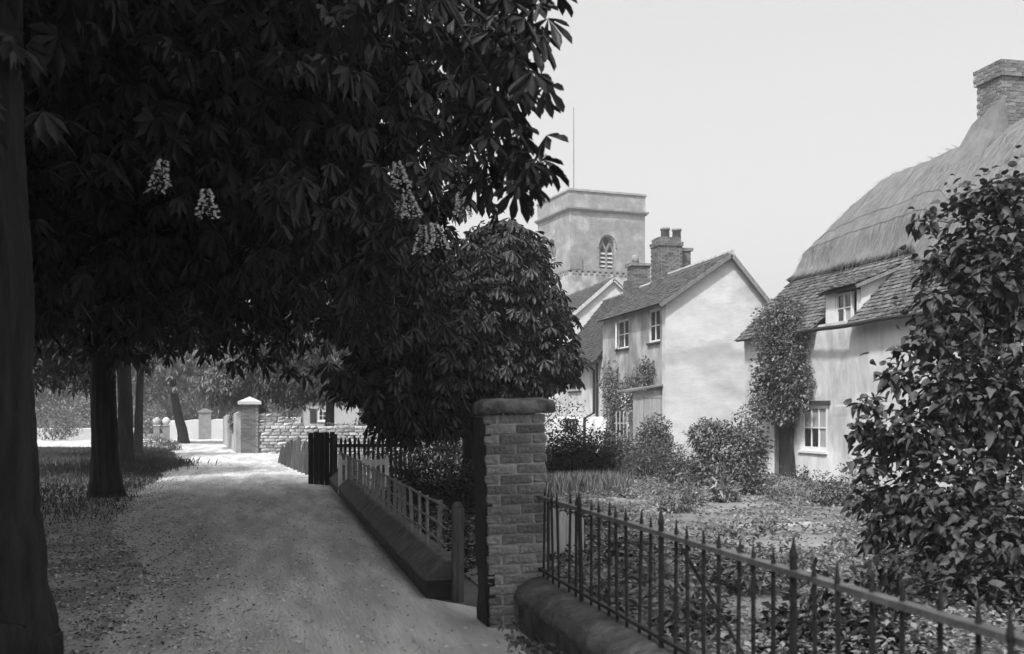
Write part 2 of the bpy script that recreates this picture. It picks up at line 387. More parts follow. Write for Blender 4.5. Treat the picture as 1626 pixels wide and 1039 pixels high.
# ================================================================ BRICKWORK
BRICKS = {}
def brick_mesh(L, D, H, m, bev):
    key = (round(L, 2), round(D, 2), round(H, 3), m, random.randrange(3))
    if key not in BRICKS:
        BRICKS[key] = data_of(MB().box((-key[0] / 2, -key[1] / 2, -key[2] / 2), (key[0] / 2, key[1] / 2, key[2] / 2), .004), 'brick', m, bev)
    return BRICKS[key]
def brick_stack(parent, x0, x1, y0, y1, z0, z1, course=.075, m='brick', mortar='mortar', bev=.006, jit=.004, bl=.225, faces='FLRB', core=True, skip=None):
    """solid square shaft: mortar core with bricks laid proud of it in alternating courses; each brick its own object"""
    if core:
        MB().box((x0 + .011, y0 + .011, z0), (x1 - .011, y1 - .011, z1 - .004)).build('mortar_core', mortar, parent)
    D = .1; n = max(1, round((z1 - z0) / course)); ch = (z1 - z0) / n
    for c in range(n):
        z = z0 + (c + .5) * ch; odd = c % 2
        for f in faces:
            if f in 'FB':
                a, b = (x0, x1) if not odd else (x0 + D + .01, x1 - D - .01)
                yy = y0 + D / 2 if f == 'F' else y1 - D / 2
            else:
                a, b = (y0, y1) if odd else (y0 + D + .01, y1 - D - .01)
                xx = x0 + D / 2 if f == 'L' else x1 - D / 2
            if b - a < .05: continue
            k = max(1, round((b - a + .01) / bl)); w = (b - a) / k
            if k > 1 and random.random() < .35: cuts = sorted([a + w * i + random.uniform(-.03, .03) for i in range(1, k)])
            else: cuts = [a + w * i for i in range(1, k)]
            ed = [a] + cuts + [b]
            for p, q in zip(ed[:-1], ed[1:]):
                if skip and skip(f, (p + q) / 2, z): continue
                L = q - p - .011; mid = (p + q) / 2; jj = lambda: random.uniform(-jit, jit)
                me = brick_mesh(L, D, ch - .011, m, bev)
                if f in 'FB': place('brick', me, parent, (mid, yy + jj(), z), (jj() * 2, jj() * 2, jj() * 2))
                else: place('brick', me, parent, (xx + jj(), mid, z), (jj() * 2, jj() * 2, R(90) + jj() * 2))

# ---- near gate pier
PX0, PX1, PY0, PY1 = 1.575, 2.045, 7.86, 8.20
pier = empty('brick_pier', (1.8, 8.1, 0), 'weathered brick gate pier with rounded mossy cap stone, beside the iron railings', 'gate pier')
brick_stack(pier, PX0, PX1, PY0, PY1, -.02, 1.62, m='brick', mortar='mortar', bev=.005, jit=.004, bl=.24)
cp = []
for (zz, g) in ((1.625, .045), (1.64, .058), (1.69, .06), (1.72, .042), (1.736, -.03)):
    ring = []
    for k in range(24):
        a = 2 * math.pi * k / 24; ca, sa = math.cos(a), math.sin(a); e = max(abs(ca), abs(sa)); hw = (PX1 - PX0) / 2 + g; hy = (PY1 - PY0) / 2 + g
        sq = .86 + .14 / e * e if e else 1
        rr = hw * min(1 / e, 1.3) * (1 + random.uniform(-.012, .012))
        ring.append(Vector(((PX0 + PX1) / 2 + .03 + ca * rr, (PY0 + PY1) / 2 + sa * rr * hy / hw, zz + random.uniform(-.006, .006))))
    cp.append(ring)
mb = MB()
for ring in cp: mb.v += ring
for r_ in range(4):
    for k in range(24): mb.f.append((r_ * 24 + k, r_ * 24 + (k + 1) % 24, (r_ + 1) * 24 + (k + 1) % 24, (r_ + 1) * 24 + k))
mb.f.append(tuple(reversed(range(24)))); mb.f.append(tuple(96 + k for k in range(24)))
mb.build('cap_stone', 'mossy_stone', pier, True)
m_ = MB(); rb = random.Random(2)
for i in range(13):
    z = 1.6 * i / 12; w = rb.uniform(-.014, .014)
    m_.v += [Vector((PX0 - .022 + w * .5, PY0 + .015 + w, z)), Vector((PX0 + .05, PY0 + .015 + w, z)), Vector((PX0 + .05, PY1 + .015 + w, z)), Vector((PX0 - .022 - w * .5, PY1 + .015 + w, z))]
for i in range(12):
    for k in range(4): m_.f.append((i * 4 + k, i * 4 + (k + 1) % 4, i * 4 + 4 + (k + 1) % 4, i * 4 + 4 + k))
m_.f += [(3, 2, 1, 0), (48, 49, 50, 51)]
m_.build('shade_board', 'tarred_wood', pier)  # black board added over the pier's left face to stand for its shade
pier.rotation_euler = (0, R(-1.6), 0)

# ---- dwarf wall under the railings: brick body and half-round coping stones
RX = 1.96                                    # railing line
wall = empty('railing_wall', (RX, 5, 0), 'low wall with half-round coping stones under the spiked railings', 'wall')
MB().box((RX - .17, 1.0, -.05), (RX + .17, 7.84, .26), .004).build('wall_body', 'stone_coping', wall)
y = 7.84; k = 0
while y > 1.2:
    L = random.uniform(.7, .95); mb = MB(); segs = 10; prof = []
    for q in range(segs + 1):
        a = math.pi * q / segs; prof.append((RX - math.cos(a) * .215, .25 + math.sin(a) * .165))
    rings = []
    for t in (0, .02, .3, .7, .98, 1):
        s_ = .93 if t in (0, 1) else 1
        for (px_, pz_) in prof:
            mb.v.append(Vector((RX + (px_ - RX) * s_ + random.uniform(-.006, .006), y - t * (L - .012), .25 + (pz_ - .25) * s_ + random.uniform(-.006, .006))))
    for r_ in range(5):
        for q in range(segs): i = r_ * (segs + 1) + q; mb.f.append((i, i + 1, i + segs + 2, i + segs + 1))
        mb.f.append((r_ * (segs + 1) + segs, r_ * (segs + 1), (r_ + 1) * (segs + 1), (r_ + 1) * (segs + 1) + segs))
    mb.f.append(tuple(range(segs + 1))); mb.f.append(tuple(5 * (segs + 1) + q for q in reversed(range(segs + 1))))
    mb.build('coping_stone', 'stone_coping', wall, True); y -= L; k += 1

# ---- spiked iron railing
rail = empty('iron_railing', (RX, 5, .41), 'black iron spiked railings on the low coped wall in the foreground', 'railing')
ZR = 1.0
MB().box((RX - .022, 1.0, ZR - .012), (RX + .022, 7.87, ZR + .012), .002).build('top_rail', 'iron_worn', rail)
MB().box((RX - .018, 1.0, .452), (RX + .018, 7.87, .472), .002).build('bottom_rail', 'iron', rail)
def bar_mesh(r, top, foot):
    m = MB(); m.tube([(0, 0, foot), (0, 0, top - .09)], [r, r], 8)
    m.tube([(0, 0, top - .09), (0, 0, top - .07), (0, 0, top)], [r, r * 1.2, .002], 6); return data_of(m, 'bar', 'iron')
b1 = bar_mesh(.0095, 1.085, .40); b2 = bar_mesh(.0145, 1.13, .38)
y = 7.80; k = 0
while y > 1.2:
    o = place('bar', b2 if k % 8 == 6 else b1, rail, (RX, y, 0), (random.gauss(0, .014), random.gauss(0, .016), random.uniform(0, 3)))
    o.location.z = -.41 + random.uniform(-.014, .010); y -= .181 + random.uniform(-.012, .012); k += 1
MB().beam((RX + .02, 5.05, .95), (RX + .5, 4.95, .1), .008, .016).build('stay', 'iron', rail)

# ---- roadside dwarf wall with chamfered top beyond the pier
FX = 1.5
rwall = empty('roadside_wall', (FX, 17, 0), 'long low wall with sloping top along the right side of the lane', 'wall')
y = 9.35
while y < 25.2:
    L = random.uniform(1.1, 1.6); L = min(L, 25.25 - y)
    prof = [(FX - .215, .16), (FX - .215, .185), (FX - .03, .34), (FX + .12, .34), (FX + .12, .16)]
    MB().box((FX - .185, y + .004, -.05), (FX + .10, y + L - .004, .158), .004).build('wall_base', 'shaded_wall', rwall)
    m_ = MB(); m_.prism(prof, 'Y', y + .005, y + L - .005)
    for v in m_.v: v += Vector((random.uniform(-.006, .006), 0, random.uniform(-.008, .008)))
    m_.build('coping_block', 'dark_coping', rwall, bevel=.012); y += L
fence = empty('iron_fence', (FX, 17, .3), 'plain iron estate fence with flat uprights along the lane side', 'fence')
YF0, YF1 = 9.45, 25.0
for zz in (.80, .62, .46):
    pts = [(FX, YF0 + (YF1 - YF0) * i / 24, zz + random.uniform(-.012, .012)) for i in range(25)]
    MB().tube(pts, [.013 if zz > .7 else .010] * 25, 6).build('rail', 'iron_fence', fence)
st = data_of(MB().box((-.022, -.006, 0), (.022, .006, .58), .001), 'upright', 'iron_fence')
y = 9.95; k = 0
while y < 24.9:
    place('upright', st, fence, (FX + random.uniform(-.008, .008), y, .25), (random.uniform(-.03, .03), random.uniform(-.04, .04), random.uniform(-.5, .9))); y += .62
m_ = MB(); m_.box((1.52, 9.2, -.02), (1.62, 9.30, .82), .006); m_.prism([(1.52, .82), (1.62, .82), (1.59, .86), (1.55, .86)], 'Y', 9.205, 9.295)
tag(m_.build('timber_post', 'old_paling', None), 'squat grey timber gate post just behind the brick pier', 'post')

# ---- white wicket gate, dark paling fence, tarred boarded gate
wg = empty('wicket_gate', (2.1, 21.9, 0), 'white painted picket wicket gate standing behind the iron lane fence', 'gate')
pa = on_Y(540, 720, 22.0).x; pb = on_Y(614, 720, 22.0).x
for k in range(9):
    x = pa + (pb - pa) * k / 8; h = (.84 if k % 2 == 0 else .80) + random.uniform(-.02, .02); w = .021 if 0 < k < 8 else .04
    MB().prism([(x - w, .05), (x + w, .05), (x + w, h - .06), (x, h + .02), (x - w, h - .06)], 'Y', 21.955, 21.98).build('picket', 'white_paint', wg)
for zz in (.68, .26): MB().box((pa, 21.985, zz - .05), (pb, 22.02, zz + .05)).build('rail', 'white_paint', wg)
MB().beam((pa + .05, 22.04, .24), (pb - .05, 22.04, .72), .03, .07).build('brace', 'white_paint', wg)
pf = empty('paling_fence', (2.0, 25.6, 0), 'dark wooden paling fence with pointed tops behind the white wicket gate', 'fence')
for k in range(15):
    x = 1.46 + .108 * k; h = 1.16 + random.uniform(-.04, .04); lean = random.uniform(-.02, .02)
    MB().prism([(x - .03, 0), (x + .03, 0), (x + .03 + lean, h - .09), (x + lean, h), (x - .03 + lean, h - .09)], 'Y', 25.6, 25.62).build('paling', 'dark_wood', pf)
for zz in (.35, .92): MB().box((1.42, 25.625, zz - .04), (3.02, 25.67, zz + .04)).build('rail', 'dark_wood', pf)
bgt = empty('boarded_gate', (1.1, 25.4, 0), 'black tarred boarded gate end-on at the far end of the lane fence', 'gate')
for k in range(5):
    x = .82 + .122 * k
    MB().box((x, 25.36, .02), (x + .116, 25.40, 1.24 + random.uniform(-.01, .01)), .003).build('plank', 'tarred_wood', bgt)
for zz in (.25, 1.05): MB().box((.82, 25.402, zz - .06), (1.43, 25.44, zz + .06)).build('rail', 'tarred_wood', bgt)
MB().box((1.36, 25.18, 0), (1.47, 25.30, 1.2)).build('gate_post', 'dark_wood', bgt)
wp = empty('broken_palings', (.7, 32, 0), 'weathered broken palings leaning by the lane bend past the tarred gate', 'fence')
for k in range(12):
    t = k / 11; x = .25 + .95 * t; y = 36.5 - 9.5 * t; h = .75 + .35 * t + random.uniform(-.14, .12); lean = random.uniform(.0, .16)
    MB().prism([(x - .08, 0), (x + .08, 0), (x + .08 + lean, h - .04), (x + lean, h + .04), (x - .07 + lean, h - .07)], 'Y', y, y + .03).build('paling', 'old_paling', wp)

# ---- far gate pier, rendered wall, rubble wall
fp = empty('brick_pier', (-.92, 47.4, 0), 'tall far brick gate pier with pale pyramid cap at the lane bend', 'gate pier')
brick_stack(fp, -1.28, -.55, 46.9, 47.6, 0, 2.12, m='brick_dark', mortar='mortar_dark', bev=0, jit=.003, faces='FL')
m_ = MB(); q = [(-1.40, 46.78), (-.43, 46.78), (-.43, 47.72), (-1.40, 47.72)]
m_.v = [Vector((x, y, 2.122)) for x, y in q] + [Vector((x, y, 2.24)) for x, y in q] + [Vector((-.915, 47.25, 2.46))]
m_.f = [(3, 2, 1, 0), (0, 1, 5, 4), (1, 2, 6, 5), (2, 3, 7, 6), (3, 0, 4, 7), (4, 5, 8), (5, 6, 8), (6, 7, 8), (7, 4, 8)]
m_.build('pyramid_cap', 'limewash_far', fp)
def wall_run(a, b, h0, h1, t, nz=6, n=12):
    m = MB(); a = Vector(a); b = Vector(b); d = (b - a).normalized(); s_ = Vector((-d.y, d.x, 0)) * t / 2
    for i in range(n + 1):
        p = a.lerp(b, i / n); h = h0 + (h1 - h0) * i / n + random.uniform(-.03, .03)
        m.v += [p - s_, p - s_ + Vector((0, 0, h)), p + Vector((0, 0, h + .07)), p + s_ + Vector((0, 0, h)), p + s_]
    for i in range(n):
        for k in range(4): q_ = i * 5 + k; m.f.append((q_, q_ + 1, q_ + 6, q_ + 5))
    m.f += [(0, 1, 2, 3, 4), tuple(n * 5 + k for k in (4, 3, 2, 1, 0))]
    return m
tag(wall_run((-1.32, 47.4, 0), (-2.6, 64.5, 0), 1.75, 1.6, .3).build('rendered_wall', 'limewash_stained', None), 'pale rendered wall running back from the far brick pier', 'wall')
sw = empty('stone_wall', (2.2, 47.2, 0), 'low rubble stone wall running right from the far brick pier', 'wall')
wall_run((-.56, 47.25, 0), (6.6, 45.2, 0), 1.15, 1.15, .34).build('wall_core', 'mortar_dark', sw)
STONES = [data_of(MB().box((-.5, -.09, -.5), (.5, .09, .5), .06), 'stone', 'rubble', .06) for _ in range(6)]
wang = math.atan2(-2.05, 7.16)
for c in range(9):
    z = .07 + c * .135; s_ = random.uniform(0, .2)
    hmax = lambda s: 1.75 - .55 * smooth(.0, 2.6, s)
    while s_ < 7.3:
        L = random.uniform(.22, .5)
        if z < hmax(s_):
            t = (s_ + L / 2) / 7.45; x = -.56 + 7.16 * t; y = 47.25 - 2.05 * t
            place('stone', random.choice(STONES), sw, (x + math.sin(wang) * .16, y - math.cos(wang) * .16, z), (0, random.uniform(-.04, .04), wang), (L - .02, 1, .115 + random.uniform(-.015, .015)))
        s_ += L
for c in range(4):                            # the wall ramps up to the pier
    z = 1.28 + c * .13
    s_ = 0
    while s_ < 1.9 - c * .42:
        L = random.uniform(.22, .45); x = -.56 + .96 * (s_ + L / 2); y = 47.25 - .275 * (s_ + L / 2)
        place('stone', random.choice(STONES), sw, (x, y, z), (0, 0, wang), (L - .02, 1.8, .115)); s_ += L

# ================================================================ HOUSES
def panel(o, u, n, w, h, holes, reveal=.14, step=.8, top=None):
    """front of a wall with real openings and reveals. o: lower left corner, u: along, n: outward; holes (a,b,z0,z1)"""
    o = Vector(o); u = Vector(u); n = Vector(n); m = MB()
    us = sorted(set([0, w] + [q for a in holes for q in a[:2]] + list(np.arange(step, w - .2, step))))
    zs = sorted(set([0, h] + [q for a in holes for q in a[2:]] + list(np.arange(step, h - .2, step))))
    P = lambda a, z, d=0: o + u * a + Vector((0, 0, z)) - n * d
    for a, b in zip(us[:-1], us[1:]):
        for c, d in zip(zs[:-1], zs[1:]):
            am, cm = (a + b) / 2, (c + d) / 2
            if any(q[0] < am < q[1] and q[2] < cm < q[3] for q in holes): continue
            m.quad(P(a, c), P(b, c), P(b, d), P(a, d))
    for (a, b, c, d) in holes:
        m.quad(P(a, c), P(a, c, reveal), P(a, d, reveal), P(a, d)); m.quad(P(b, c), P(b, d), P(b, d, reveal), P(b, c, reveal))
        m.quad(P(a, d), P(a, d, reveal), P(b, d, reveal), P(b, d)); m.quad(P(a, c), P(b, c), P(b, c, reveal), P(a, c, reveal))
    return m
def weld(o):
    bm = bmesh.new(); bm.from_mesh(o.data); bmesh.ops.remove_doubles(bm, verts=bm.verts, dist=.002); bmesh.ops.recalc_face_normals(bm, faces=bm.faces); bm.to_mesh(o.data); bm.free()
def window(parent, o, u, n, w, h, cols, rows, back=.10, fr=.045, sill='dark_wood', curtain=0.0, paint='white_paint'):
    """o lower left on the outer wall face"""
    o = Vector(o); u = Vector(u); n = Vector(n); Zv = Vector((0, 0, 1))
    B = lambda m, a, b, c, d, t0, t1: m.box((0, 0, 0), (1, 1, 1), 0, Matrix((u * (b - a), -n * (t1 - t0), Zv * (d - c))).transposed().to_4x4() if False else _bm(o + u * a + Zv * c - n * t0, u * (b - a), -n * (t1 - t0), Zv * (d - c)))
    m = MB(); B(m, 0, fr, 0, h, back - .03, back + .03); B(m, w - fr, w, 0, h, back - .03, back + .03); B(m, fr, w - fr, 0, fr, back - .03, back + .03); B(m, fr, w - fr, h - fr, h, back - .03, back + .03)
    win = m.build('window', paint, parent)
    for c in range(1, cols):
        x = fr + (w - 2 * fr) * c / cols; t = .022 if cols > 2 or c != 1 else .035
        m = MB(); B(m, x - t / 1.4, x + t / 1.4, fr, h - fr, back - .02, back + .02); m.build('glazing_bar', paint, win)
    for r_ in range(1, rows):
        z = fr + (h - 2 * fr) * r_ / rows; m = MB(); B(m, fr, w - fr, z - .014, z + .014, back - .018, back + .018); m.build('glazing_bar', paint, win)
    for c in range(cols):
        for r_ in range(rows):
            a = fr + (w - 2 * fr) * c / cols; b = fr + (w - 2 * fr) * (c + 1) / cols; z0 = fr + (h - 2 * fr) * r_ / rows; z1 = fr + (h - 2 * fr) * (r_ + 1) / rows
            m = MB(); k_ = random.uniform(-.006, .006); B(m, a + .004, b - .004, z0 + .004, z1 - .004, back + .002 + k_, back + .006 + k_)
            m.build('pane', 'curtain' if random.random() < curtain else 'glass', win)
    if sill:
        m = MB(); B(m, -.05, w + .05, -.06, -.004, -.06, back); m.build('sill', sill, win)
    return win
def _bm(o, a, b, c):
    M = Matrix(((a.x, b.x, c.x, o.x), (a.y, b.y, c.y, o.y), (a.z, b.z, c.z, o.z), (0, 0, 0, 1))); return M
TILE = {}
def tile_set(m, w, L, t):
    key = (m, w, L)
    if key not in TILE:
        TILE[key] = [data_of(MB().box((.004, -.02, 0), (w - .004, L, t), .006), 'tile', m) for _ in range(5)]
    return TILE[key]
def tile_roof(parent, o, u, v, length, height, m, w=.165, e=.105, t=.02, own=0, skip=None, sag=0.0):
    """overlapping plain tiles: o eave corner, u along the eave, v up the slope. The first 'own' tiles are objects, the rest one joined part"""
    o = Vector(o); u = Vector(u).normalized(); v = Vector(v).normalized(); n = u.cross(v); n = n if n.z > 0 else -n
    L = e * 1.9; ms = tile_set(m, w, L, t); rows = int(height / e); cols = int(length / w)
    allT = []
    for r_ in range(rows):
        for c in range(cols):
            s_ = c * w + (w / 2 if r_ % 2 else 0)
            if s_ + w > length + .05: continue
            if skip and skip(s_ + w / 2, r_ * e): continue
            sg = -sag * math.sin(math.pi * min(1, s_ / length)) * 1.0
            p = o + u * (s_ + random.uniform(-.004, .004)) + v * (r_ * e + random.uniform(-.008, .008)) + n * (.01 + random.uniform(0, .008)) + Vector((0, 0, sg))
            tilt = math.atan2(t, e) * .9 + random.uniform(-.03, .03); v2 = (v * math.cos(tilt) - n * math.sin(tilt)); n2 = u.cross(v2); n2 = n2 if n2.dot(n) > 0 else -n2
            M = Matrix(((u.x, v2.x, n2.x, p.x), (u.y, v2.y, n2.y, p.y), (u.z, v2.z, n2.z, p.z), (0, 0, 0, 1)))
            yaw = Matrix.Rotation(random.uniform(-.025, .025), 4, 'Z')
            allT.append((M @ yaw @ Matrix.Translation((0, 0, t * .55)), random.choice(ms)))
    allT.sort(key=lambda q: q[0].translation.length + (100 if q[0].translation.y < 19.3 else 0))   # those in view first
    pw = Matrix.Translation(-wloc(parent))
    for M, me in allT[:own]:
        ob = bpy.data.objects.new('tile', me); COL.objects.link(ob); ob.parent = parent; ob.matrix_local = pw @ M
    rest = allT[own:]
    if rest:
        VV = []; FF = []; k = 0
        for M, me in rest:
            for q in me.vertices: VV.append(M @ q.co)
            for f in me.polygons: FF.append([k + i for i in f.vertices])
            k += len(me.vertices)
        ob = np_obj('roof_tiles', np.array([tuple(q) for q in VV]), np.array(FF), m, parent); ob['kind'] = 'stuff'

# ---------------- white gabled house (middle)
HX = 11.0; HY = 29.3
g_l = on_Y(1056, 476, HY); g_p = on_Y(1159, 405, HY); HXR = g_p.x; ZE = g_l.z; ZP = g_p.z
g_r = on_Y(1219, 481, HY); slope_r = (ZP - g_r.z) / (g_r.x - HXR); XB = HXR + 2.2; ZB = ZP - slope_r * 2.2
h2 = empty('white_house', (12.5, 33, .15), 'white limewashed house with plain gable end facing us and a slate roof', 'house')
YB = on_X(957, 510, HX).y
L2 = YB - HY
wA = on_X(1048, 542, HX); wB = on_X(1030, 542, HX); wA1 = on_X(1048, 488, HX)
wC = on_X(998, 552, HX); wD = on_X(979, 556, HX); wC1 = on_X(998, 505, HX)
u2 = (0, -1, 0); n2 = (-1, 0, 0)            # u runs towards us so that left to right in view
o2 = Vector((HX, YB, .1))
holes = [(YB - wB.y, YB - wA.y, wA.z - .1, wA1.z - .1), (YB - wD.y, YB - wC.y, wC.z - .1, wC1.z - .1)]
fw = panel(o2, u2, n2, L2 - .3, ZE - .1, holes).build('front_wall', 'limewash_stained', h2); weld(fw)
m_ = MB(); NG = 10                           # gable wall, slightly uneven
gp = [(HX + .002, .1), (XB, .1), (XB, ZB), (HXR, ZP), (HX + .002, ZE)]
m_.prism(gp, 'Y', HY, HY + .3).build('gable_wall', 'limewash', h2)
MB().quad((XB, HY + .3, .1), (XB, YB, .1), (XB, YB, ZB), (XB, HY + .3, ZB)).build('rear_wall', 'limewash', h2)
m_ = MB().quad((HX + .01, YB, .1), (XB, YB, .1), (XB, YB, ZB), (HXR, YB, ZP), (HX + .01, YB, ZE)).build('end_wall', 'limewash', h2)
window(h2, o2 + Vector((0, -holes[0][0], holes[0][2])), u2, n2, holes[0][1] - holes[0][0], holes[0][3] - holes[0][2], 2, 2, back=.06, fr=.07)
wn = window(h2, o2 + Vector((0, -holes[1][0], holes[1][2])), u2, n2, holes[1][1] - holes[1][0], holes[1][3] - holes[1][2], 2, 2, back=.08, fr=.06)
m_ = MB(); cs = o2 + Vector((-.0, -holes[1][0] + .02, holes[1][2]))      # casement swung outwards
for (a, b) in (((0, 0, .02), (0, 0, .85)), ((-.13, -.40, .02), (-.13, -.40, .85)), ((0, 0, .04), (-.13, -.40, .04)), ((0, 0, .83), (-.13, -.40, .83)), ((0, 0, .43), (-.13, -.40, .43))):
    m_.beam(cs + Vector(a), cs + Vector(b), .045, .045)
m_.build('open_casement', 'white_paint', wn)
vf = Vector((HXR - HX, 0, ZP - ZE)); sl = vf.length; vfn = vf.normalized()
ov = .28
eo = Vector((HX, YB + .05, ZE)) - vfn * ov
nf = Vector((-vfn.z, 0, vfn.x))
MB().quad(eo, eo + Vector((0, -(L2 + .2), 0)), Vector((HXR, HY - .15, ZP)), Vector((HXR, YB + .05, ZP))).build('roof_deck', 'dark_wood', h2)
tile_roof(h2, eo + nf * .02, (0, -1, 0), vfn, L2 + .2, sl + ov, 'slate', w=.24, e=.17, t=.014)
br_ = Vector((XB - HXR, 0, ZB - ZP)).normalized()
MB().quad((HXR, HY - .15, ZP + .03), (HXR, YB + .05, ZP + .03), Vector((HXR, YB + .05, ZP + .03)) + br_ * 3.2, Vector((HXR, HY - .15, ZP + .03)) + br_ * 3.2).build('rear_roof', 'tile', h2)
MB().beam(Vector((HXR, HY - .16, ZP - .02)), Vector((HXR, HY - .16, ZP - .02)) + br_ * 3.1, .03, .12).build('barge_board', 'grey_wood', h2)
MB().beam(eo + Vector((0, -(L2 + .21), -.03)), Vector((HXR, HY - .16, ZP - .02)), .03, .11).build('barge_board', 'grey_wood', h2)
m_ = MB()
yy = HY - .15
while yy < YB:
    m_.tube([(HXR, yy, ZP + .05), (HXR, yy + .33, ZP + .05)], [.085, .085], 8); yy += .34
m_.build('ridge_tiles', 'lichen_ridge', h2)
# porch with boarded side and pent roof
pz = on_X(1050, 613, HX - .5).z; PY0_ = HY + .35
pxl = on_Y(1008, 650, PY0_).x; pxr = HX - .01
porch = MB().box((pxl - .04, PY0_ - .02, .1), (pxl + .03, PY0_ + .05, pz - .05)).build('porch', 'door_grey', h2)
npl = 6
for k in range(npl):
    a = pxl + (pxr - pxl) * k / npl; b = pxl + (pxr - pxl) * (k + 1) / npl
    MB().box((a + .003, PY0_, .15), (b - .003, PY0_ + .03, pz - .12 + .05 * k / npl)).build('plank', 'door_grey', porch)
MB().box((pxl, PY0_ - .015, pz - .30), (pxr, PY0_ - .001, pz - .24)).build('ledge', 'door_grey', porch)
MB().box((pxl, PY0_ - .015, .62), (pxr, PY0_ - .001, .68)).build('ledge', 'door_grey', porch)
m_ = MB(); m_.v = [Vector(q) for q in ((pxl - .15, PY0_ - .15, pz - .13), (HX - .004, PY0_ - .15, pz + .04), (HX - .004, PY0_ + 1.2, pz + .04), (pxl - .15, PY0_ + 1.2, pz - .13))]
m_.v += [q + Vector((0, 0, .05)) for q in m_.v]; m_.f = [(0, 3, 2, 1), (4, 5, 6, 7), (0, 1, 5, 4), (1, 2, 6, 5), (2, 3, 7, 6), (3, 0, 4, 7)]
m_.build('pent_roof', 'lead', porch)
for k in range(4):                              # trellis beside the porch
    MB().box((pxl - .14 - .11 * k, PY0_ + .3, .1), (pxl - .115 - .11 * k, PY0_ + .325, 1.75)).build('trellis_lath', 'pale_wood', porch)
for zz in (.5, .95, 1.4): MB().box((pxl - .5, PY0_ + .327, zz), (pxl - .1, PY0_ + .345, zz + .03)).build('trellis_lath', 'pale_wood', porch)
# ridge chimneys
yA = on_X(1046, 440, HXR - .38).y
ch = MB().box((HXR - .33, yA + .05, ZP - .7), (HXR + .42, yA + .75, ZP - .56)).build('chimney', 'mortar_dark', h2)
yA = on_X(1046, 440, HXR - .38).y
brick_stack(ch, HXR - .38, HXR + .46, yA, yA + .8, ZP - .55, ZP + 1.02, m='brick_dark', mortar='mortar', bev=0, jit=.003, faces='FLR')
brick_stack(ch, HXR - .41, HXR + .49, yA - .03, yA + .83, ZP + 1.02, ZP + 1.17, m='brick_dark', mortar='mortar', bev=0, jit=.003, faces='FLR')
brick_stack(ch, HXR - .36, HXR + .42, yA + .02, yA + .78, ZP + 1.17, ZP + 1.32, m='brick_dark', mortar='mortar', bev=0, jit=.003, faces='FLR')
brick_stack(ch, HXR + .47, HXR + .86, yA + .25, yA + .85, ZP - 1.0, ZP + .9, m='brick_dark', mortar='mortar_dark', bev=0, jit=.003, faces='FR')
MB().box((HXR + .42, yA + .2, ZP + .9), (HXR + .93, yA + .9, ZP + 1.0), .01).build('chimney_cap', 'brick_mid', ch)
for xx, yy2 in ((HXR - .08, yA + .2), (HXR + .36, yA + .28)):
    MB().tube([(xx, yy2, ZP + 1.3), (xx, yy2, ZP + 1.56), (xx, yy2, ZP + 1.565), (xx, yy2, ZP + 1.64)], [.15, .14, .17, .165], 12).build('chimney_pot', 'terracotta', ch, True)

# ---------------- lower house with tiled roof beyond it
h3 = empty('tiled_house', (12.5, 38, .15), 'low pale house with tiled catslide roof and two drainpipes beyond the white house', 'house')
Y3A, Y3B = YB + .02, on_X(886, 600, HX).y
e3 = on_X(945, 573, HX); Z3E = e3.z; L3 = Y3B - Y3A
wa = on_X(922, 620, HX); wb = on_X(903, 620, HX); wt = on_X(912, 590, HX)
o3 = Vector((HX + .02, Y3B, .1)); hol3 = [(Y3B - wb.y, Y3B - wa.y, wa.z - .1, wt.z - .1)]
sa = on_X(917, 686, HX - .25); sb = on_X(897, 686, HX - .25); s_t = on_X(907, 668, HX - .25)
fo = panel(o3, u2, n2, L3, Z3E - .1, hol3).build('front_wall', 'limewash_cottage', h3); weld(fo)
window(h3, o3 + Vector((0, -hol3[0][0], hol3[0][2])), u2, n2, hol3[0][1] - hol3[0][0], hol3[0][3] - hol3[0][2], 2, 3, back=.06, fr=.07)
pl_top = on_X(930, 664, HX - .25).z
m_ = MB(); npf = 18; ps = []
for i in range(npf + 1):
    yy = Y3A - .6 + (Y3B - Y3A + .6) * i / npf; hh = pl_top + random.uniform(-.05, .05)
    m_.v += [Vector((HX - .25, yy, .05)), Vector((HX - .25, yy, hh - .08)), Vector((HX - .15, yy, hh)), Vector((HX - .01, yy, hh + .02))]
for i in range(npf):
    for k in range(3): q_ = i * 4 + k; m_.f.append((q_, q_ + 1, q_ + 5, q_ + 4))
m_.f += [(0, 1, 2, 3)]
m_.build('plinth', 'limewash_cottage', h3, True)
cw = MB().box((HX - .262, sa.y, sa.z), (HX - .252, sb.y, s_t.z)).build('cellar_opening', 'void', h3)
for k in range(4): yy = sa.y + (sb.y - sa.y) * (k + .5) / 4; MB().box((HX - .285, yy - .035, sa.z), (HX - .264, yy + .035, s_t.z)).build('bar', 'pale_wood', cw)
MB().box((HX - .31, sa.y - .06, s_t.z), (HX - .252, sb.y + .06, s_t.z + .07)).build('lintel', 'dark_wood', cw)
v3 = Vector((HXR - (HX - .25), 0, ZP - .1 - (Z3E - .1))); sl3 = v3.length; v3n = v3.normalized(); nf3 = Vector((-v3n.z, 0, v3n.x))
eo3 = Vector((HX - .25, Y3B + .1, Z3E - .1))
MB().quad(eo3, eo3 + Vector((0, -(L3 + .08), 0)), eo3 + Vector((0, -(L3 + .08), 0)) + v3, eo3 + v3).build('roof_deck', 'dark_wood', h3)
tile_roof(h3, eo3 + nf3 * .02, (0, -1, 0), v3n, L3 + .08, sl3, 'tile_dark', w=.17, e=.11, t=.02)
MB().quad(eo3 + v3, eo3 + v3 + Vector((0, -(L3 + .08), 0)), eo3 + v3 + Vector((2.6, -(L3 + .08), -2.4)), eo3 + v3 + Vector((2.6, 0, -2.4))).build('rear_roof', 'tile_dark', h3)
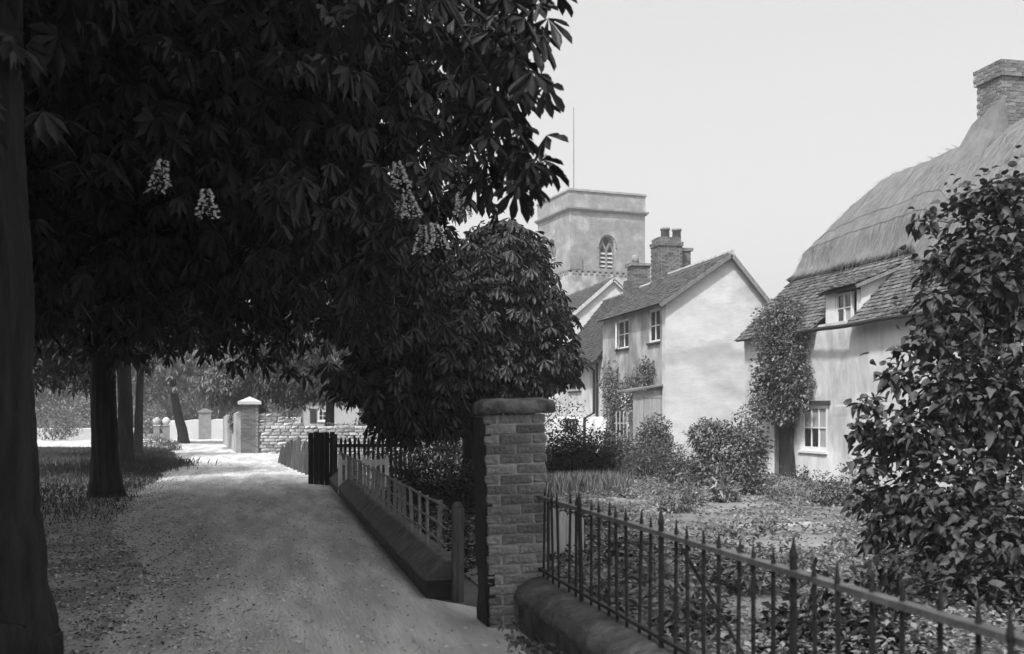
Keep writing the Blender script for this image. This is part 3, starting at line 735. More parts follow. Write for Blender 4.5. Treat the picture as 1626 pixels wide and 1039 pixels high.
MB().quad((HX + .03, Y3B, .1), (XB, Y3B, .1), (XB, Y3B, 3), (HXR, Y3B, ZP - .15), (HX + .03, Y3B, Z3E - .1)).build('end_wall', 'limewash_cottage', h3)
m_ = MB(); yy = Y3A
while yy < Y3B: m_.tube([(HXR, yy, ZP - .06), (HXR, yy + .33, ZP - .06)], [.09, .09], 8); yy += .34
m_.build('ridge_tiles', 'lichen_ridge', h3)
MB().tube([(HX - .3, Y3A + .02, Z3E - .12), (HX - .3, Y3B, Z3E - .12)], [.06, .06], 8).build('gutter', 'iron', h3)
d1 = on_X(943, 600, HX - .06).y; d2 = on_X(948, 600, HX - .06).y
zb = pl_top
MB().tube([(HX - .28, d1, Z3E - .15), (HX - .06, d1, Z3E - .35), (HX - .06, d1, zb + .18), (HX - .3, d1 + .35, zb - .02), (HX - .3, d1 + .38, .1)], [.05] * 5, 8).build('drainpipe', 'iron', h3)
MB().tube([(HX - .06, d2, Z3E - .1), (HX - .06, d2, zb + .04)], [.045] * 2, 8).build('drainpipe', 'iron', h3)
# its chimney on the far end of the ridge
yk = on_X(1018, 440, HXR).y
c3 = MB().box((HXR - .2, yk + .05, ZP - .5), (HXR + .2, yk + .5, ZP)).build('chimney', 'mortar_dark', h3)
zt3 = on_X(1018, 417, HXR).z
brick_stack(c3, HXR - .42, HXR + .40, yk, yk + .8, ZP - 1.0, ZP + .25, m='brick_dark', mortar='mortar_dark', bev=0, jit=.003, faces='FL')
brick_stack(c3, HXR - .30, HXR + .40, yk + .1, yk + .7, ZP + .25, zt3 - .1, m='brick_dark', mortar='mortar_dark', bev=0, jit=.003, faces='FL')
MB().box((HXR - .36, yk + .05, zt3 - .1), (HXR + .46, yk + .75, zt3), .015).build('chimney_cap', 'brick_mid', c3)
MB().tube([(HXR - .08, yk + .4, zt3), (HXR - .08, yk + .4, zt3 + .32)], [.14, .12], 12).build('chimney_pot', 'terracotta', c3, True)

# ---------------- gable of the house behind
HY4 = 45.0
a4 = on_Y(973, 445, HY4); b4 = on_Y(925, 487, HY4); s4 = (a4.z - b4.z) / (a4.x - b4.x); hw4 = 3.3
h4 = empty('gabled_house', (a4.x, 49, .1), 'pale gable wall with slate roof showing between the tiled house and church tower', 'house')
MB().prism([(a4.x - hw4, 0), (a4.x + hw4, 0), (a4.x + hw4, a4.z - s4 * hw4), (a4.x, a4.z), (a4.x - hw4, a4.z - s4 * hw4)], 'Y', HY4, HY4 + 8).build('wall', 'limewash', h4)
for sg in (-1, 1):
    vv = Vector((sg * -1, 0, s4)).normalized(); e4 = Vector((a4.x + sg * (hw4 + .25), HY4 - .12 if sg < 0 else HY4 + 8, a4.z - s4 * (hw4 + .25) + .06))
    Ls = (hw4 + .25) * math.sqrt(1 + s4 * s4)
    MB().quad(e4, e4 + vv * Ls, e4 + vv * Ls + Vector((0, -sg * 8.2, 0)), e4 + Vector((0, -sg * 8.2, 0))).build('roof_deck', 'slate', h4)
    if sg < 0: tile_roof(h4, e4 + Vector((0, 8.2, .03)), (0, -1, 0), vv, 8.2, Ls, 'slate', w=.26, e=.2, t=.014)
    f0 = Vector((a4.x + sg * (hw4 + .25), HY4 - .13, a4.z - s4 * (hw4 + .25) + .02))
    MB().beam(f0, Vector((a4.x, HY4 - .13, a4.z + .02)), .04, .14).build('barge_board', 'pale_wood', h4)

# ================================================================ CHURCH TOWER
tw = at_d(905, 662, 77); TW = 6.0
aR = R(81.5); aL = R(-8.5)
uR = Vector((math.sin(aR), math.cos(aR), 0)); uL = Vector((math.sin(aL), math.cos(aL), 0))
C0 = Vector((tw.x, tw.y, 0)); zt = lambda py: EYE + (HOR - py) * 77 / FPX
ctr = C0 + uR * TW / 2 + uL * TW / 2
tower = empty('church_tower', ctr, 'square grey church tower with plain parapet and louvred belfry windows', 'church tower')
ZS = zt(334); ZT = zt(299); ZC = zt(428)
def tring(g, z): return [C0 + (-uR - uL) * g + Vector((0, 0, z)), C0 + uR * (TW + g) - uL * g + Vector((0, 0, z)), C0 + uR * (TW + g) + uL * (TW + g) + Vector((0, 0, z)), C0 + uL * (TW + g) - uR * g + Vector((0, 0, z))]
def tslab(g, z0, z1, name, m, parent=None, g2=None):
    a, b = tring(g, z0), tring(g if g2 is None else g2, z1); mm = MB(); mm.v = a + b
    mm.f = [(3, 2, 1, 0), (4, 5, 6, 7)] + [(k, (k + 1) % 4, 4 + (k + 1) % 4, 4 + k) for k in range(4)]
    return mm.build(name, m, parent or tower)
def tface(o, u, arch, name, n):
    """belfry face with an arched opening (centre, half width, sill, spring, rise)"""
    c, hw, zs_, zsp, rise = arch; m = MB(); P = lambda a, z, d=0: o + u * a + Vector((0, 0, z)) - n * d
    arc = []
    for k in range(13):
        t = math.pi * (1 - k / 12); arc.append((c + hw * math.cos(t), zsp + rise * math.sin(t) ** .85))
    m.quad(P(0, ZC), P(c - hw, ZC), P(c - hw, zsp), P(c - hw, ZS), P(0, ZS))
    m.quad(P(c + hw, ZC), P(TW, ZC), P(TW, ZS), P(c + hw, ZS), P(c + hw, zsp))
    m.quad(P(c - hw, ZC), P(c + hw, ZC), P(c + hw, zs_), P(c - hw, zs_))
    for k in range(12):
        a, b = arc[k], arc[k + 1]; m.quad(P(a[0], a[1]), P(b[0], b[1]), P(b[0], ZS), P(a[0], ZS))
    edge = [(c - hw, zs_)] + arc + [(c + hw, zs_), (c - hw, zs_)]
    for a, b in zip(edge[:-1], edge[1:]): m.quad(P(a[0], a[1]), P(b[0], b[1]), P(b[0], b[1], .45), P(a[0], a[1], .45))
    ob = m.build(name, 'tower_render', tower); weld(ob)
    m = MB(); m.quad(P(c - hw, zs_, .44), P(c + hw, zs_, .44), P(c + hw, zsp + rise, .44), P(c - hw, zsp + rise, .44)); win = m.build('belfry_window', 'void', tower)
    for sgn in (-1, 0, 1):
        m = MB(); x = c + sgn * (hw - .05); m.beam(P(x, zs_, .2), P(x, zsp + (.1 if sgn else 0), .2), .14, .14, n); m.build('mullion', 'tower_stone', win)
    for sgn in (-1, 1):                             # tracery lights
        for t0, t1 in ((-1, 1), (1, -1)):
            m = MB(); cx = c + sgn * hw / 2; m.beam(P(cx + t0 * hw * .46, zsp - .1, .2), P(cx, zsp + rise * .55, .2), .09, .1, n); m.build('tracery', 'tower_stone', win)
        m = MB(); m.beam(P(c, zsp, .2), P(c + sgn * hw * .62, zsp + rise * .82, .2), .09, .1, n); m.build('tracery', 'tower_stone', win)
    z = zs_ + .15
    while z < zsp - .1:
        for sgn in (-1, 1):
            xc = c + sgn * hw / 2; m = MB(); a = P(xc - hw * .42, z, .16); m.box((0, 0, 0), (1, 1, 1), 0, _bm(a, u * hw * .84, -n * .22 + Vector((0, 0, .16)), Vector((0, 0, .05)))); m.build('louvre', 'pale_wood', win)
        z += .3
    pts = [P(q[0] + (q[0] - c) * .16, q[1] + .12, -.04) for q in arc]; MB().tube(pts, [.07] * 13, 6).build('hood_mould', 'tower_stone', win)
    return ob
nR = -uL; nL = -uR
k1 = 60 / 120 * TW
def along_R(px):
    best = min(np.linspace(0, TW, 600), key=lambda a: abs(813 + FPX * ((C0 + uR * a).x * CT - (C0 + uR * a).y * ST) / ((C0 + uR * a).x * ST + (C0 + uR * a).y * CT) - px)); return float(best)
def along_L(px):
    best = min(np.linspace(0, TW, 600), key=lambda a: abs(813 + FPX * ((C0 + uL * a).x * CT - (C0 + uL * a).y * ST) / ((C0 + uL * a).x * ST + (C0 + uL * a).y * CT) - px)); return float(best)
tface(C0, uR, (along_R(964), .62, zt(424), zt(393), .95), 'south_face', nR)
tface(C0, uL, (along_L(877), .62, zt(424), zt(393), .95), 'west_face', nL)
m_ = MB(); P4 = tring(0, ZC); P5 = tring(0, ZS); m_.quad(P4[1], P4[2], P5[2], P5[1]); m_.quad(P4[2], P4[3], P5[3], P5[2]); m_.build('rear_faces', 'tower_render', tower)
tslab(.06, 0, ZC - .18, 'lower_stage', 'limewash_stained'); tslab(.10, ZC - .06, ZC + .04, 'string_course', 'tower_stone')
for u_, n_, cnt in ((uR, nR, 13), (uL, nL, 13)):
    for k in range(cnt):
        p = C0 + u_ * (.15 + k * .46) + Vector((0, 0, ZC - .3)); MB().box((0, 0, 0), (1, 1, 1), 0, _bm(p - n_ * .02, u_ * .24, n_ * .13, Vector((0, 0, .24)))).build('corbel', 'tower_stone', tower)
tslab(.10, ZS, ZS + .12, 'string_course', 'tower_stone', g2=.16); tslab(.22, ZS + .12, ZS + .24, 'string_course', 'tower_stone')
tslab(.03, ZS + .24, ZT - .16, 'parapet', 'tower_render'); tslab(.12, ZT - .16, ZT, 'parapet_coping', 'tower_stone', g2=.06)
p = C0 + Vector((0, 0, ZC + .05)); q_ = MB(); q_.box((0, 0, 0), (1, 1, 1), .02, _bm(p - uR * .05 - uL * .14, uR * .95, uL * .1, Vector((0, 0, .95)))); q_.build('patched_stone', 'tower_stone', tower)
fpole = at_d(911, 662, 80)
tag(MB().tube([(fpole.x, fpole.y, ZT - 1.5), (fpole.x, fpole.y, zt(152) * 1.0)], [.05, .03], 8).build('flagpole', 'grey_wood', None), 'thin flagpole standing on top of the church tower', 'flagpole')

# ================================================================ THATCHED COTTAGE
CX = 11.88; EX = 11.68; EZ = 3.52; CYA, CYB = 13.6, 25.95          # near and far ends
cot = empty('thatched_cottage', (14.5, 20, .15), 'whitewashed thatched cottage with tiled lower roof, dormer window and brick chimney', 'cottage')
o5 = Vector((CX, CYB, .1))
d_a = on_X(1262, 740, CX); d_b = on_X(1231, 740, CX); d_t = on_X(1245, 647, CX)
w_a = on_X(1313, 717, CX); w_b = on_X(1272, 717, CX); w_t = on_X(1292, 643, CX)
hol5 = [(CYB - d_b.y, CYB - d_a.y, .02, d_t.z - .1), (CYB - w_b.y, CYB - w_a.y, w_a.z - .1, w_t.z - .1)]
fo = panel(o5, u2, n2, CYB - CYA, EZ + .02, hol5, step=.5).build('front_wall', 'limewash_cottage', cot); weld(fo)
rngw = random.Random(3)
for v_ in fo.data.vertices:                                      # old uneven wall
    if v_.co.x + cot.location.x < CX + .02:
        zz = v_.co.z; v_.co.x += .03 * math.sin(v_.co.y * 1.3) * math.sin(zz * .9) + rngw.uniform(-.012, .012) - .05 * max(0, 1 - zz / 1.2)
fo.data.polygons.foreach_set('use_smooth', [False] * len(fo.data.polygons))
window(cot, o5 + Vector((0, -hol5[1][0], hol5[1][2])), u2, n2, hol5[1][1] - hol5[1][0], hol5[1][3] - hol5[1][2], 3, 2, back=.05, fr=.085, sill='white_paint', curtain=.5)
MB().box((CX - .03, w_a.y - .1, w_t.z + .004), (CX + .05, w_b.y + .1, w_t.z + .09), .01).build('lintel', 'dark_wood', cot)
door = MB().box((CX + .10, d_a.y + .004, .13), (CX + .13, d_b.y - .004, d_t.z - .005)).build('door', 'dark_wood', cot)
for k in range(5):
    yy = d_a.y + (d_b.y - d_a.y) * k / 5; MB().box((CX + .07, yy + .008, .14), (CX + .098, yy + (d_b.y - d_a.y) / 5 - .004, d_t.z - .02)).build('plank', 'dark_wood', door)
for yy in (d_a.y, d_b.y): MB().box((CX - .02, yy - .05, .1), (CX + .09, yy + .05, d_t.z), .004).build('door_frame', 'grey_wood', door)
# gable end walls and rear
MB().prism([(CX + .02, .1), (18.2, .1), (18.2, 3.7), (15.1, 7.2), (CX + .02, 3.6)], 'Y', CYB - .3, CYB - .01).build('end_wall', 'limewash', cot)
MB().prism([(CX + .02, .1), (18.2, .1), (18.2, 3.7), (15.1, 7.2), (CX + .02, 3.6)], 'Y', CYA + .01, CYA + .3).build('end_wall', 'limewash', cot)
MB().quad((18.2, CYA, .1), (18.2, CYB, .1), (18.2, CYB, 3.8), (18.2, CYA, 3.8)).build('rear_wall', 'limewash', cot)
# tiled skirt
DY0, DY1 = 20.55, 22.05
vt = Vector((1, 0, 1.0)).normalized()
Lt = CYB + .12 - CYA
TOP = 2.55
m_ = MB()
for (ya, yb) in ((CYA, DY0), (DY1, CYB + .1)): m_.quad((EX, yb, EZ), (EX, ya, EZ), (EX + 1.9, ya, EZ + 1.9), (EX + 1.9, yb, EZ + 1.9))
m_.quad((12.9, DY1, EZ + 1.22), (12.9, DY0, EZ + 1.22), (EX + 1.9, DY0, EZ + 1.9), (EX + 1.9, DY1, EZ + 1.9))
m_.build('roof_deck', 'dark_wood', cot)
def dskip(s, h):
    yy = CYB + .12 - s; return DY0 - .02 < yy < DY1 + .02 and h < 1.75
tile_roof(cot, Vector((EX, CYB + .12, EZ + .02)), (0, -1, 0), vt, Lt, TOP, 'tile', w=.175, e=.125, t=.022, own=300, skip=dskip, sag=.05)
MB().tube([(EX - .04, CYB - 2.2 - .42 * k, EZ - .02 - .012 * math.sin(k)) for k in range(24)], [.045] * 24, 8).build('gutter', 'iron', cot)
# dormer
wz0, wz1 = 3.62, 4.27; WX = 12.02
dr = MB().box((WX - .02, DY0 + .02, wz0 - .09), (WX + .06, DY1 - .1, wz0 - .005)).build('dormer', 'white_paint', cot)
MB().quad((WX + .01, DY0, wz0 - .1), (WX + .01, DY0, 4.33), (12.95, DY0, 4.74)).build('cheek', 'limewash_cottage', dr)
MB().quad((WX + .01, DY1 - .02, wz0 - .1), (WX + .01, DY1 - .02, 4.33), (12.95, DY1 - .02, 4.74)).build('cheek', 'grey_wood', dr)
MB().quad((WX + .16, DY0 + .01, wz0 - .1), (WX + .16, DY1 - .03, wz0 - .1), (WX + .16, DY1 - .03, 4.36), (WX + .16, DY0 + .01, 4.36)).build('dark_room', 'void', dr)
window(dr, (WX, DY0 + 1.0, wz0), u2, n2, .66, wz1 - wz0, 2, 2, back=.03, fr=.05, sill=None, curtain=.6)
m_ = MB(); hc = Vector((WX, DY0 + .1, wz0))                     # right casement swung out towards us
for (a, b) in (((0, 0, 0), (0, 0, .74)), ((-.05, .36, 0), (-.05, .36, .74))): pass
m_.box((WX - .0, DY0 + .03, wz0), (WX + .05, DY0 + .14, wz1)); m_.box((WX + .0, DY0 + 1.03, wz0), (WX + .05, DY1 - .05, wz1 + .03)); m_.build('window_jamb', 'white_paint', dr)
dv = Vector((13.0 - 11.88, 0, 4.80 - 4.33)); dvn = dv.normalized()
MB().quad((11.88, DY1 + .05, 4.33), (11.88, DY0 - .1, 4.33), (13.0, DY0 - .1, 4.80), (13.0, DY1 + .05, 4.80)).build('dormer_deck', 'dark_wood', dr)
tile_roof(dr, Vector((11.86, DY1 + .08, 4.35)), (0, -1, 0), dvn, DY1 - DY0 + .2, dv.length + .15, 'tile', w=.175, e=.125, t=.022)
MB().beam((11.86, DY0 - .11, 4.315), (13.0, DY0 - .11, 4.785), .03, .07).build('barge_board', 'grey_wood', dr)
MB().beam((11.91, DY1 + .04, 4.31), (11.91, DY0 - .1, 4.31), .03, .05).build('fascia', 'dark_wood', dr)
# thatch
def prof_front(y):
    low = 1 - smooth(19.4, 20.5, y)
    lx = 13.0 - .42 * low + .03 * math.sin(y * 2.1); lz = 5.05 - .46 * low
    P = [(lx + .6, lz + .12), (lx + .4, lz + .03), (lx + .14, lz + .05), (lx + .10, lz + .12), (lx + .24, lz + .28), (13.45, 5.98), (13.9, 6.58), (14.35, 7.12), (14.75, 7.48), (15.1, 7.62), (15.5, 7.45), (16.1, 6.85), (17.0, 5.7), (18.4, 3.9)]
    t = smooth(23.6, 26.3, y) if y > 23.6 else 0
    te = max(0, (y - 23.8) / 2.45); zmax = 7.62 - .95 * te ** 1.8
    out = []
    for (x, z) in P:
        if te > 0 and z > 5.5: z = 5.5 + (z - 5.5) * (zmax - 5.5) / 2.12
        rise = .22 * (1 - smooth(13.6, 24, y)); out.append((x, z + rise * (z - 4.5) / 3))
    return out
ysT = list(np.arange(CYA - .3, CYB - .35, .22)) + [CYB - .3, CYB - .15, CYB - .04, CYB + .04, CYB + .1]
rows = []
rt = random.Random(5)
for j, y in enumerate(ysT):
    pf_ = prof_front(min(y, CYB + .3)); sh = 1.0
    sh = {1: .84, 2: .92, 3: .965, 4: .99}.get(len(ysT) - j, 1.0)
    rows.append([Vector((15.1 + (x - 15.1) * (sh if z > 5.3 else 1), y, 5.2 + (z - 5.2) * sh if z > 5.2 else z)) for x, z in pf_])
# resample each profile finely for a soft, slightly lumpy surface
def resample(p, n):
    d = [0]
    for a, b in zip(p[:-1], p[1:]): d.append(d[-1] + (b - a).length)
    out = []; k = 0
    for i in range(n):
        t = d[-1] * i / (n - 1)
        while k < len(d) - 2 and d[k + 1] < t: k += 1
        out.append(p[k].lerp(p[k + 1], (t - d[k]) / max(1e-6, d[k + 1] - d[k])))
    return out
m_ = MB(); NP = 56
for r_ in rows:
    for q in resample(r_, NP): m_.v.append(q + Vector((rt.uniform(-.012, .012), 0, rt.uniform(-.02, .02) + .03 * math.sin(q.y * 1.7 + q.x * 2.1) * math.sin(q.x * 3 - q.y))))
for j in range(len(rows) - 1):
    for i in range(NP - 1): q_ = j * NP + i; m_.f.append((q_, q_ + 1, q_ + NP + 1, q_ + NP))
m_.f.append(tuple((len(rows) - 1) * NP + i for i in range(NP))); 
thatch = m_.build('thatch', 'thatch', cot, True)
# loose straws lying down the slope
SP = []; SD = []
vv = thatch.data.vertices; tl = np.array(wloc(thatch))
for _ in range(5200):
    j = rt.randrange(len(rows) - 3); i = rt.randrange(2, 32)
    a = np.array(vv[j * NP + i].co) + tl; b = np.array(vv[j * NP + i + 1].co) + tl; c = np.array(vv[(j + 1) * NP + i].co) + tl
    q = a + (c - a) * rt.random() + (b - a) * rt.random(); dn = a - b; dn /= np.linalg.norm(dn) + 1e-9; nn = np.cross(c - a, b - a); nn /= np.linalg.norm(nn) + 1e-9
    if nn[2] < 0 and i > 5: nn = -nn
    if nn[0] > .3: nn = -nn
    sd_ = np.cross(dn, nn); L = rt.uniform(.12, .3); dd = dn + sd_ * rt.uniform(-.15, .15) + nn * rt.uniform(.0, .07)
    SP.append(np.stack([q - sd_ * .005 + nn * .004, q + sd_ * .005 + nn * .004, q + dd * L + sd_ * .003, q + dd * L - sd_ * .003]))
SPV = np.concatenate(SP); ob = np_obj('loose_straw', SPV, np.arange(len(SPV)).reshape(-1, 4), 'straw', thatch); ob['kind'] = 'stuff'
for ii in (9, 12):                                               # rods that pin the thatch
    pts = [Vector(vv[j * NP + ii].co) + Vector(tl) + Vector((-.012, 0, .012)) for j in range(0, len(rows) - 3)]
    MB().tube(pts, [.006] * len(pts), 5).build('binding_rod', 'straw_dark', thatch)
# big chimney
qc = on_X(1590, 120, 14.55)
cx0, cx1, cy0, cy1 = 14.55, 15.75, qc.y, qc.y + .92
zc = EYE + (HOR - 93) * (qc.x * ST + qc.y * CT) / FPX
chm = MB().box((cx0 + .05, cy0 + .05, 6.6), (cx1 - .05, cy1 - .05, 7.0)).build('chimney', 'mortar_dark', cot)
brick_stack(chm, cx0 + .05, cx1 - .05, cy0 + .05, cy1 - .05, 6.7, zc - .33, m='brick_mid', mortar='mortar', bev=0, jit=.003, faces='FL')
brick_stack(chm, cx0, cx1, cy0, cy1, zc - .33, zc, m='brick_mid', mortar='mortar', bev=0, jit=.003, faces='FL')
m_ = MB(); yA_, yB_ = cy0 - .02, cy1 + .12
m_.v = [Vector(q) for q in ((cx0 - .38, yA_ + .05, 6.95), (cx0 - .38, yB_ + .3, 6.9), (cx0 + .06, yB_, 7.85), (cx0 + .06, yA_, 8.2), (cx0 - .16, yA_ + .04, 7.42), (cx0 - .16, yB_ + .15, 7.36), (cx0 + .2, yA_, 7.2), (cx0 + .2, yB_ + .3, 7.2))]
m_.f = [(0, 1, 5, 4), (4, 5, 2, 3), (0, 4, 3, 6), (1, 7, 2, 5), (0, 6, 7, 1), (3, 2, 7, 6)]
m_.build('mortar_fillet', 'lead', chm)

# ---------------- far cottage seen under the trees
FY = 62.0
f_l = on_Y(484, 660, FY).x; f_r = on_Y(570, 660, FY).x
fc = empty('far_cottage', ((f_l + f_r) / 2, 64, 0), 'small far white cottage with barred window beyond the rubble wall', 'cottage')
fwa = on_Y(505, 669, FY); fwb = on_Y(526, 652, FY)
o6 = Vector((f_l, FY, 0))
fo = panel(o6, (1, 0, 0), (0, -1, 0), f_r - f_l, 2.8, [(fwa.x - f_l, fwb.x - f_l, fwa.z, fwb.z)]).build('front_wall', 'limewash_far', fc); weld(fo)
window(fc, Vector((fwa.x, FY, fwa.z)), (1, 0, 0), (0, -1, 0), fwb.x - fwa.x, fwb.z - fwa.z, 3, 2, back=.04, fr=.08, sill='white_paint')
MB().box((fwa.x - .45, FY - .03, fwa.z - .1), (fwa.x - .08, FY - .004, fwb.z + .1)).build('shutter', 'dark_wood', fc)
MB().box((f_l + .02, FY + .25, 0), (f_r - .02, FY + 5, 2.78)).build('rear_walls', 'limewash_far', fc)
MB().prism([(FY - .3, 2.75), (FY + 5.3, 2.75), (FY + 2.5, 5.2)], 'X', f_l - .3, f_r + .3).build('roof', 'tile_dark', fc)

# ---------------- churchyard wall and stones far left
tag(wall_run((-22, 80, 0), (-9.2, 79.5, 0), .75, .75, .4, n=14).build('churchyard_wall', 'limewash_far', None), 'low white wall far left behind the chestnut trunks', 'wall')
tag(wall_run((-7.2, 79, 0), (2, 78, 0), 1.25, 1.55, .4, n=14).build('churchyard_wall', 'limewash_far', None), 'bright white wall at the end of the sunlit lane', 'wall')
for k, (px, lab) in enumerate(((249, 'left one of two stone gateposts with round tops in far churchyard'), (264, 'right one of two stone gateposts with round tops in far churchyard'))):
    p = at_d(px, 700, 70); g_ = empty('stone_gatepost', (p.x, p.y, 0), lab, 'gatepost', 'churchyard gateposts')
    MB().box((p.x - .18, p.y - .18, 0), (p.x + .18, p.y + .18, 1.0), .02).build('shaft', 'tower_stone', g_)
    MB().box((p.x - .23, p.y - .23, 1.0), (p.x + .23, p.y + .23, 1.08), .01).build('cap', 'rubble', g_)
    MB().tube([(p.x, p.y, 1.08 + .5 * i / 6) for i in range(7)], [.13, .2, .25, .26, .24, .16, .03], 12).build('ball_top', 'rubble', g_, True)
p = at_d(326, 700, 76); g_ = empty('stone_pier', (p.x, p.y, 0), 'grey stone pier standing against the bright churchyard wall', 'gate pier')
MB().box((p.x - .42, p.y - .42, 0), (p.x + .42, p.y + .42, 1.9), .02).build('shaft', 'tower_stone', g_)
MB().prism([(p.x - .5, 1.9), (p.x + .5, 1.9), (p.x + .5, 2.0), (p.x, 2.2), (p.x - .5, 2.0)], 'Y', p.y - .5, p.y + .5).build('cap', 'tower_stone', g_)

# ================================================================ TREES
def px_of(P):
    d = P[:, 0] * ST + P[:, 1] * CT; return d
def candle(parent, p, h=.26, tilt=.15):
    n = 110; t = RNG.uniform(0, 1, n); a = RNG.uniform(0, 6.28, n); r = (.055 * (1 - t) + .012) * RNG.uniform(.7, 1.2, n)
    P = np.stack([p[0] + np.cos(a) * r + tilt * t * h, p[1] + np.sin(a) * r, p[2] + t * h], 1)
    D = np.stack([np.cos(a), np.sin(a), RNG.uniform(-.3, .5, n)], 1); N = RNG.normal(0, 1, (n, 3))
    V, F = leaves_from(P, D, N, .028, .022, .2)
    o = np_obj('blossom_candle', V, F, 'blossom', parent); o['kind'] = 'stuff'; return o
def limbs(parent, root, targets, r0):
    root = Vector(root)
    for t in targets:
        t = Vector(t); mid = root.lerp(t, .5) + Vector((random.uniform(-.3, .3), random.uniform(-.3, .3), .45))
        pts = [root, root.lerp(mid, .5) + Vector((0, 0, .1)), mid, mid.lerp(t, .5) + Vector((0, 0, .08)), t]
        MB().tube(pts, [r0, r0 * .8, r0 * .6, r0 * .4, r0 * .15], 8, wob=.05).build('limb', 'bark', parent, True)

# near chestnut, its trunk at the left edge of the view
b = at_d(-32, 1055, 7.0)
t1 = empty('chestnut_tree', (b.x, b.y, 0), 'nearest big chestnut, black trunk at left edge and leaves hanging overhead', 'tree', 'chestnuts along the lane')
trunk(t1, [(b.x - .02, b.y, -.1), (b.x, b.y, .25), (b.x - .02, b.y, 1.2), (b.x - .06, b.y, 2.6), (b.x - .12, b.y + .1, 4.6), (b.x, b.y + .3, 7)], [.455, .42, .375, .345, .33, .2], 18, wob=.045)
limbs(t1, (b.x, b.y, 5.0), [(1.2, 13, 7.0), (-1.5, 14, 8), (.6, 9, 7.2), (-5, 10, 8), (-4, 3, 8), (.9, 6.9, 5.6)], .13)
B1 = [(-3.4, 6.2, 7.2, 4.9, 7.6, 4.0), (-1.6, 14, 7.2, 4.2, 4.6, 4.0), (.6, 13.6, 5.6, 2.4, 3.0, 2.3), (-6.5, 12, 6, 4, 5, 3.6), (-2.5, 15.5, 5.0, 3.2, 2.6, 2.4)]
keep1 = lambda P: (P[:, 2] > 2.75) & (np.linalg.norm(P - np.array([0, 0, EYE]), axis=1) > 5.2) & (P[:, 0] < .85 + .16 * np.maximum(P[:, 1], 0) - .9 * np.maximum(0, P[:, 2] - 2.6 - .385 * np.maximum(P[:, 1], 0)))
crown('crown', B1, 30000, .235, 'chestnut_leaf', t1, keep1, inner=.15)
# unseen rear of this crown, coarser leaves; low skirt added to block light
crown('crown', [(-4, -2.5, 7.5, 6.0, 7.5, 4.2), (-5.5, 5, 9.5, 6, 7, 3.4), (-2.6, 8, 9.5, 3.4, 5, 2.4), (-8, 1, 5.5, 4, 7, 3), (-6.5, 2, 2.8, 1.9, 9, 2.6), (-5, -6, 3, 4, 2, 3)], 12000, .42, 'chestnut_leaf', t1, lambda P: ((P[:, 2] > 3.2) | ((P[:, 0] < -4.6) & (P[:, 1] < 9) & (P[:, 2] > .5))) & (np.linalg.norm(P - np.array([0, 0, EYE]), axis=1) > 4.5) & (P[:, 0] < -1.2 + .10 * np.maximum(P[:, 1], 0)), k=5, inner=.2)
SPR = [(800, 20, 7.2, .30), (842, 10, 6.6, .22), (872, 15, 6.4, .14), (808, 85, 7.0, .26), (836, 95, 6.5, .16), (848, 125, 6.3, .10), (790, 150, 7.2, .22), (802, 215, 7.0, .26), (828, 240, 6.6, .20), (842, 275, 6.4, .13), (836, 300, 6.4, .10), (770, 235, 7.6, .3), (760, 110, 7.8, .4), (740, 30, 7.8, .4)]
sb_ = []
for (px, py, d, r) in SPR:
    q = at_d(px, py, d); sb_.append((q.x, q.y, q.z, r, r, r * 1.1))
P, dd = blob_points(170, sb_, inner=.1)
V, F = palmate(P, dd * .4 + np.array([.2, -.2, -.5]), RNG.uniform(.85, 1.15, len(P)) * .165, tpl=OBOVATE)
np_obj('hanging_spray', V, F, 'chestnut_leaf', t1)
for k in range(0, len(SPR) - 1, 3):
    a, c = at_d(*SPR[k][:3]), at_d(*SPR[min(k + 2, len(SPR) - 1)][:3]); MB().tube([(1.1, 7.4, 4.6), a + Vector((0, 0, .12)), c], [.02, .012, .005], 6).build('twig', 'bark', t1)
P, dd = blob_points(170, [tuple(at_d(px, py, d)) + (r, r, r * .8) for (px, py, d, r) in ((640, 330, 10.5, .6), (680, 370, 10, .45), (600, 420, 11, .6), (700, 300, 10, .5), (560, 500, 12, .7), (660, 470, 11, .5), (720, 420, 11.5, .4), (600, 590, 14, .5), (470, 300, 9.5, .5))], inner=.1)
V, F = palmate(P, dd + np.array([0, -.6, -.1]), RNG.uniform(.85, 1.15, len(P)) * .19, tpl=OBOVATE); np_obj('hanging_spray', V, F, 'chestnut_leaf', t1)
for (px, py, d) in ((668, 405, 9.6), (690, 352, 10.2), (640, 350, 10.4), (735, 345, 9.2), (250, 305, 7.3), (330, 345, 7.6), (655, 345, 8.6), (640, 300, 8.2), (700, 395, 8.8)):
    candle(t1, at_d(px, py, d), random.uniform(.2, .28), random.uniform(-.3, .3))

b = at_d(167, 790, 21.5)
t2 = empty('chestnut_tree', (b.x, b.y, 0), 'second chestnut along the left verge, thick dark trunk standing mid left', 'tree', 'chestnuts along the lane')
trunk(t2, [(b.x, b.y, -.1), (b.x, b.y, .15), (b.x, b.y, .9), (b.x - .05, b.y, 2.4), (b.x, b.y, 5)], [.37, .31, .25, .235, .18], 14)
limbs(t2, (b.x, b.y, 2.6), [(1, 21, 5), (-6.5, 19, 5), (-3, 23, 6), (-1, 18, 6)], .12)
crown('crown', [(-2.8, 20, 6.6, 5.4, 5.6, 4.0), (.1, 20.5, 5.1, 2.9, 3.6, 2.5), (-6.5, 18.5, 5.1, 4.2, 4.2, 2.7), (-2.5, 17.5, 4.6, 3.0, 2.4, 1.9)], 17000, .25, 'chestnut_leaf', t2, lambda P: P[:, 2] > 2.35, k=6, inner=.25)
b = at_d(200, 749, 32)
t3 = empty('chestnut_tree', (b.x, b.y, 0), 'third chestnut trunk just right of the thick dark trunk', 'tree', 'chestnuts along the lane')
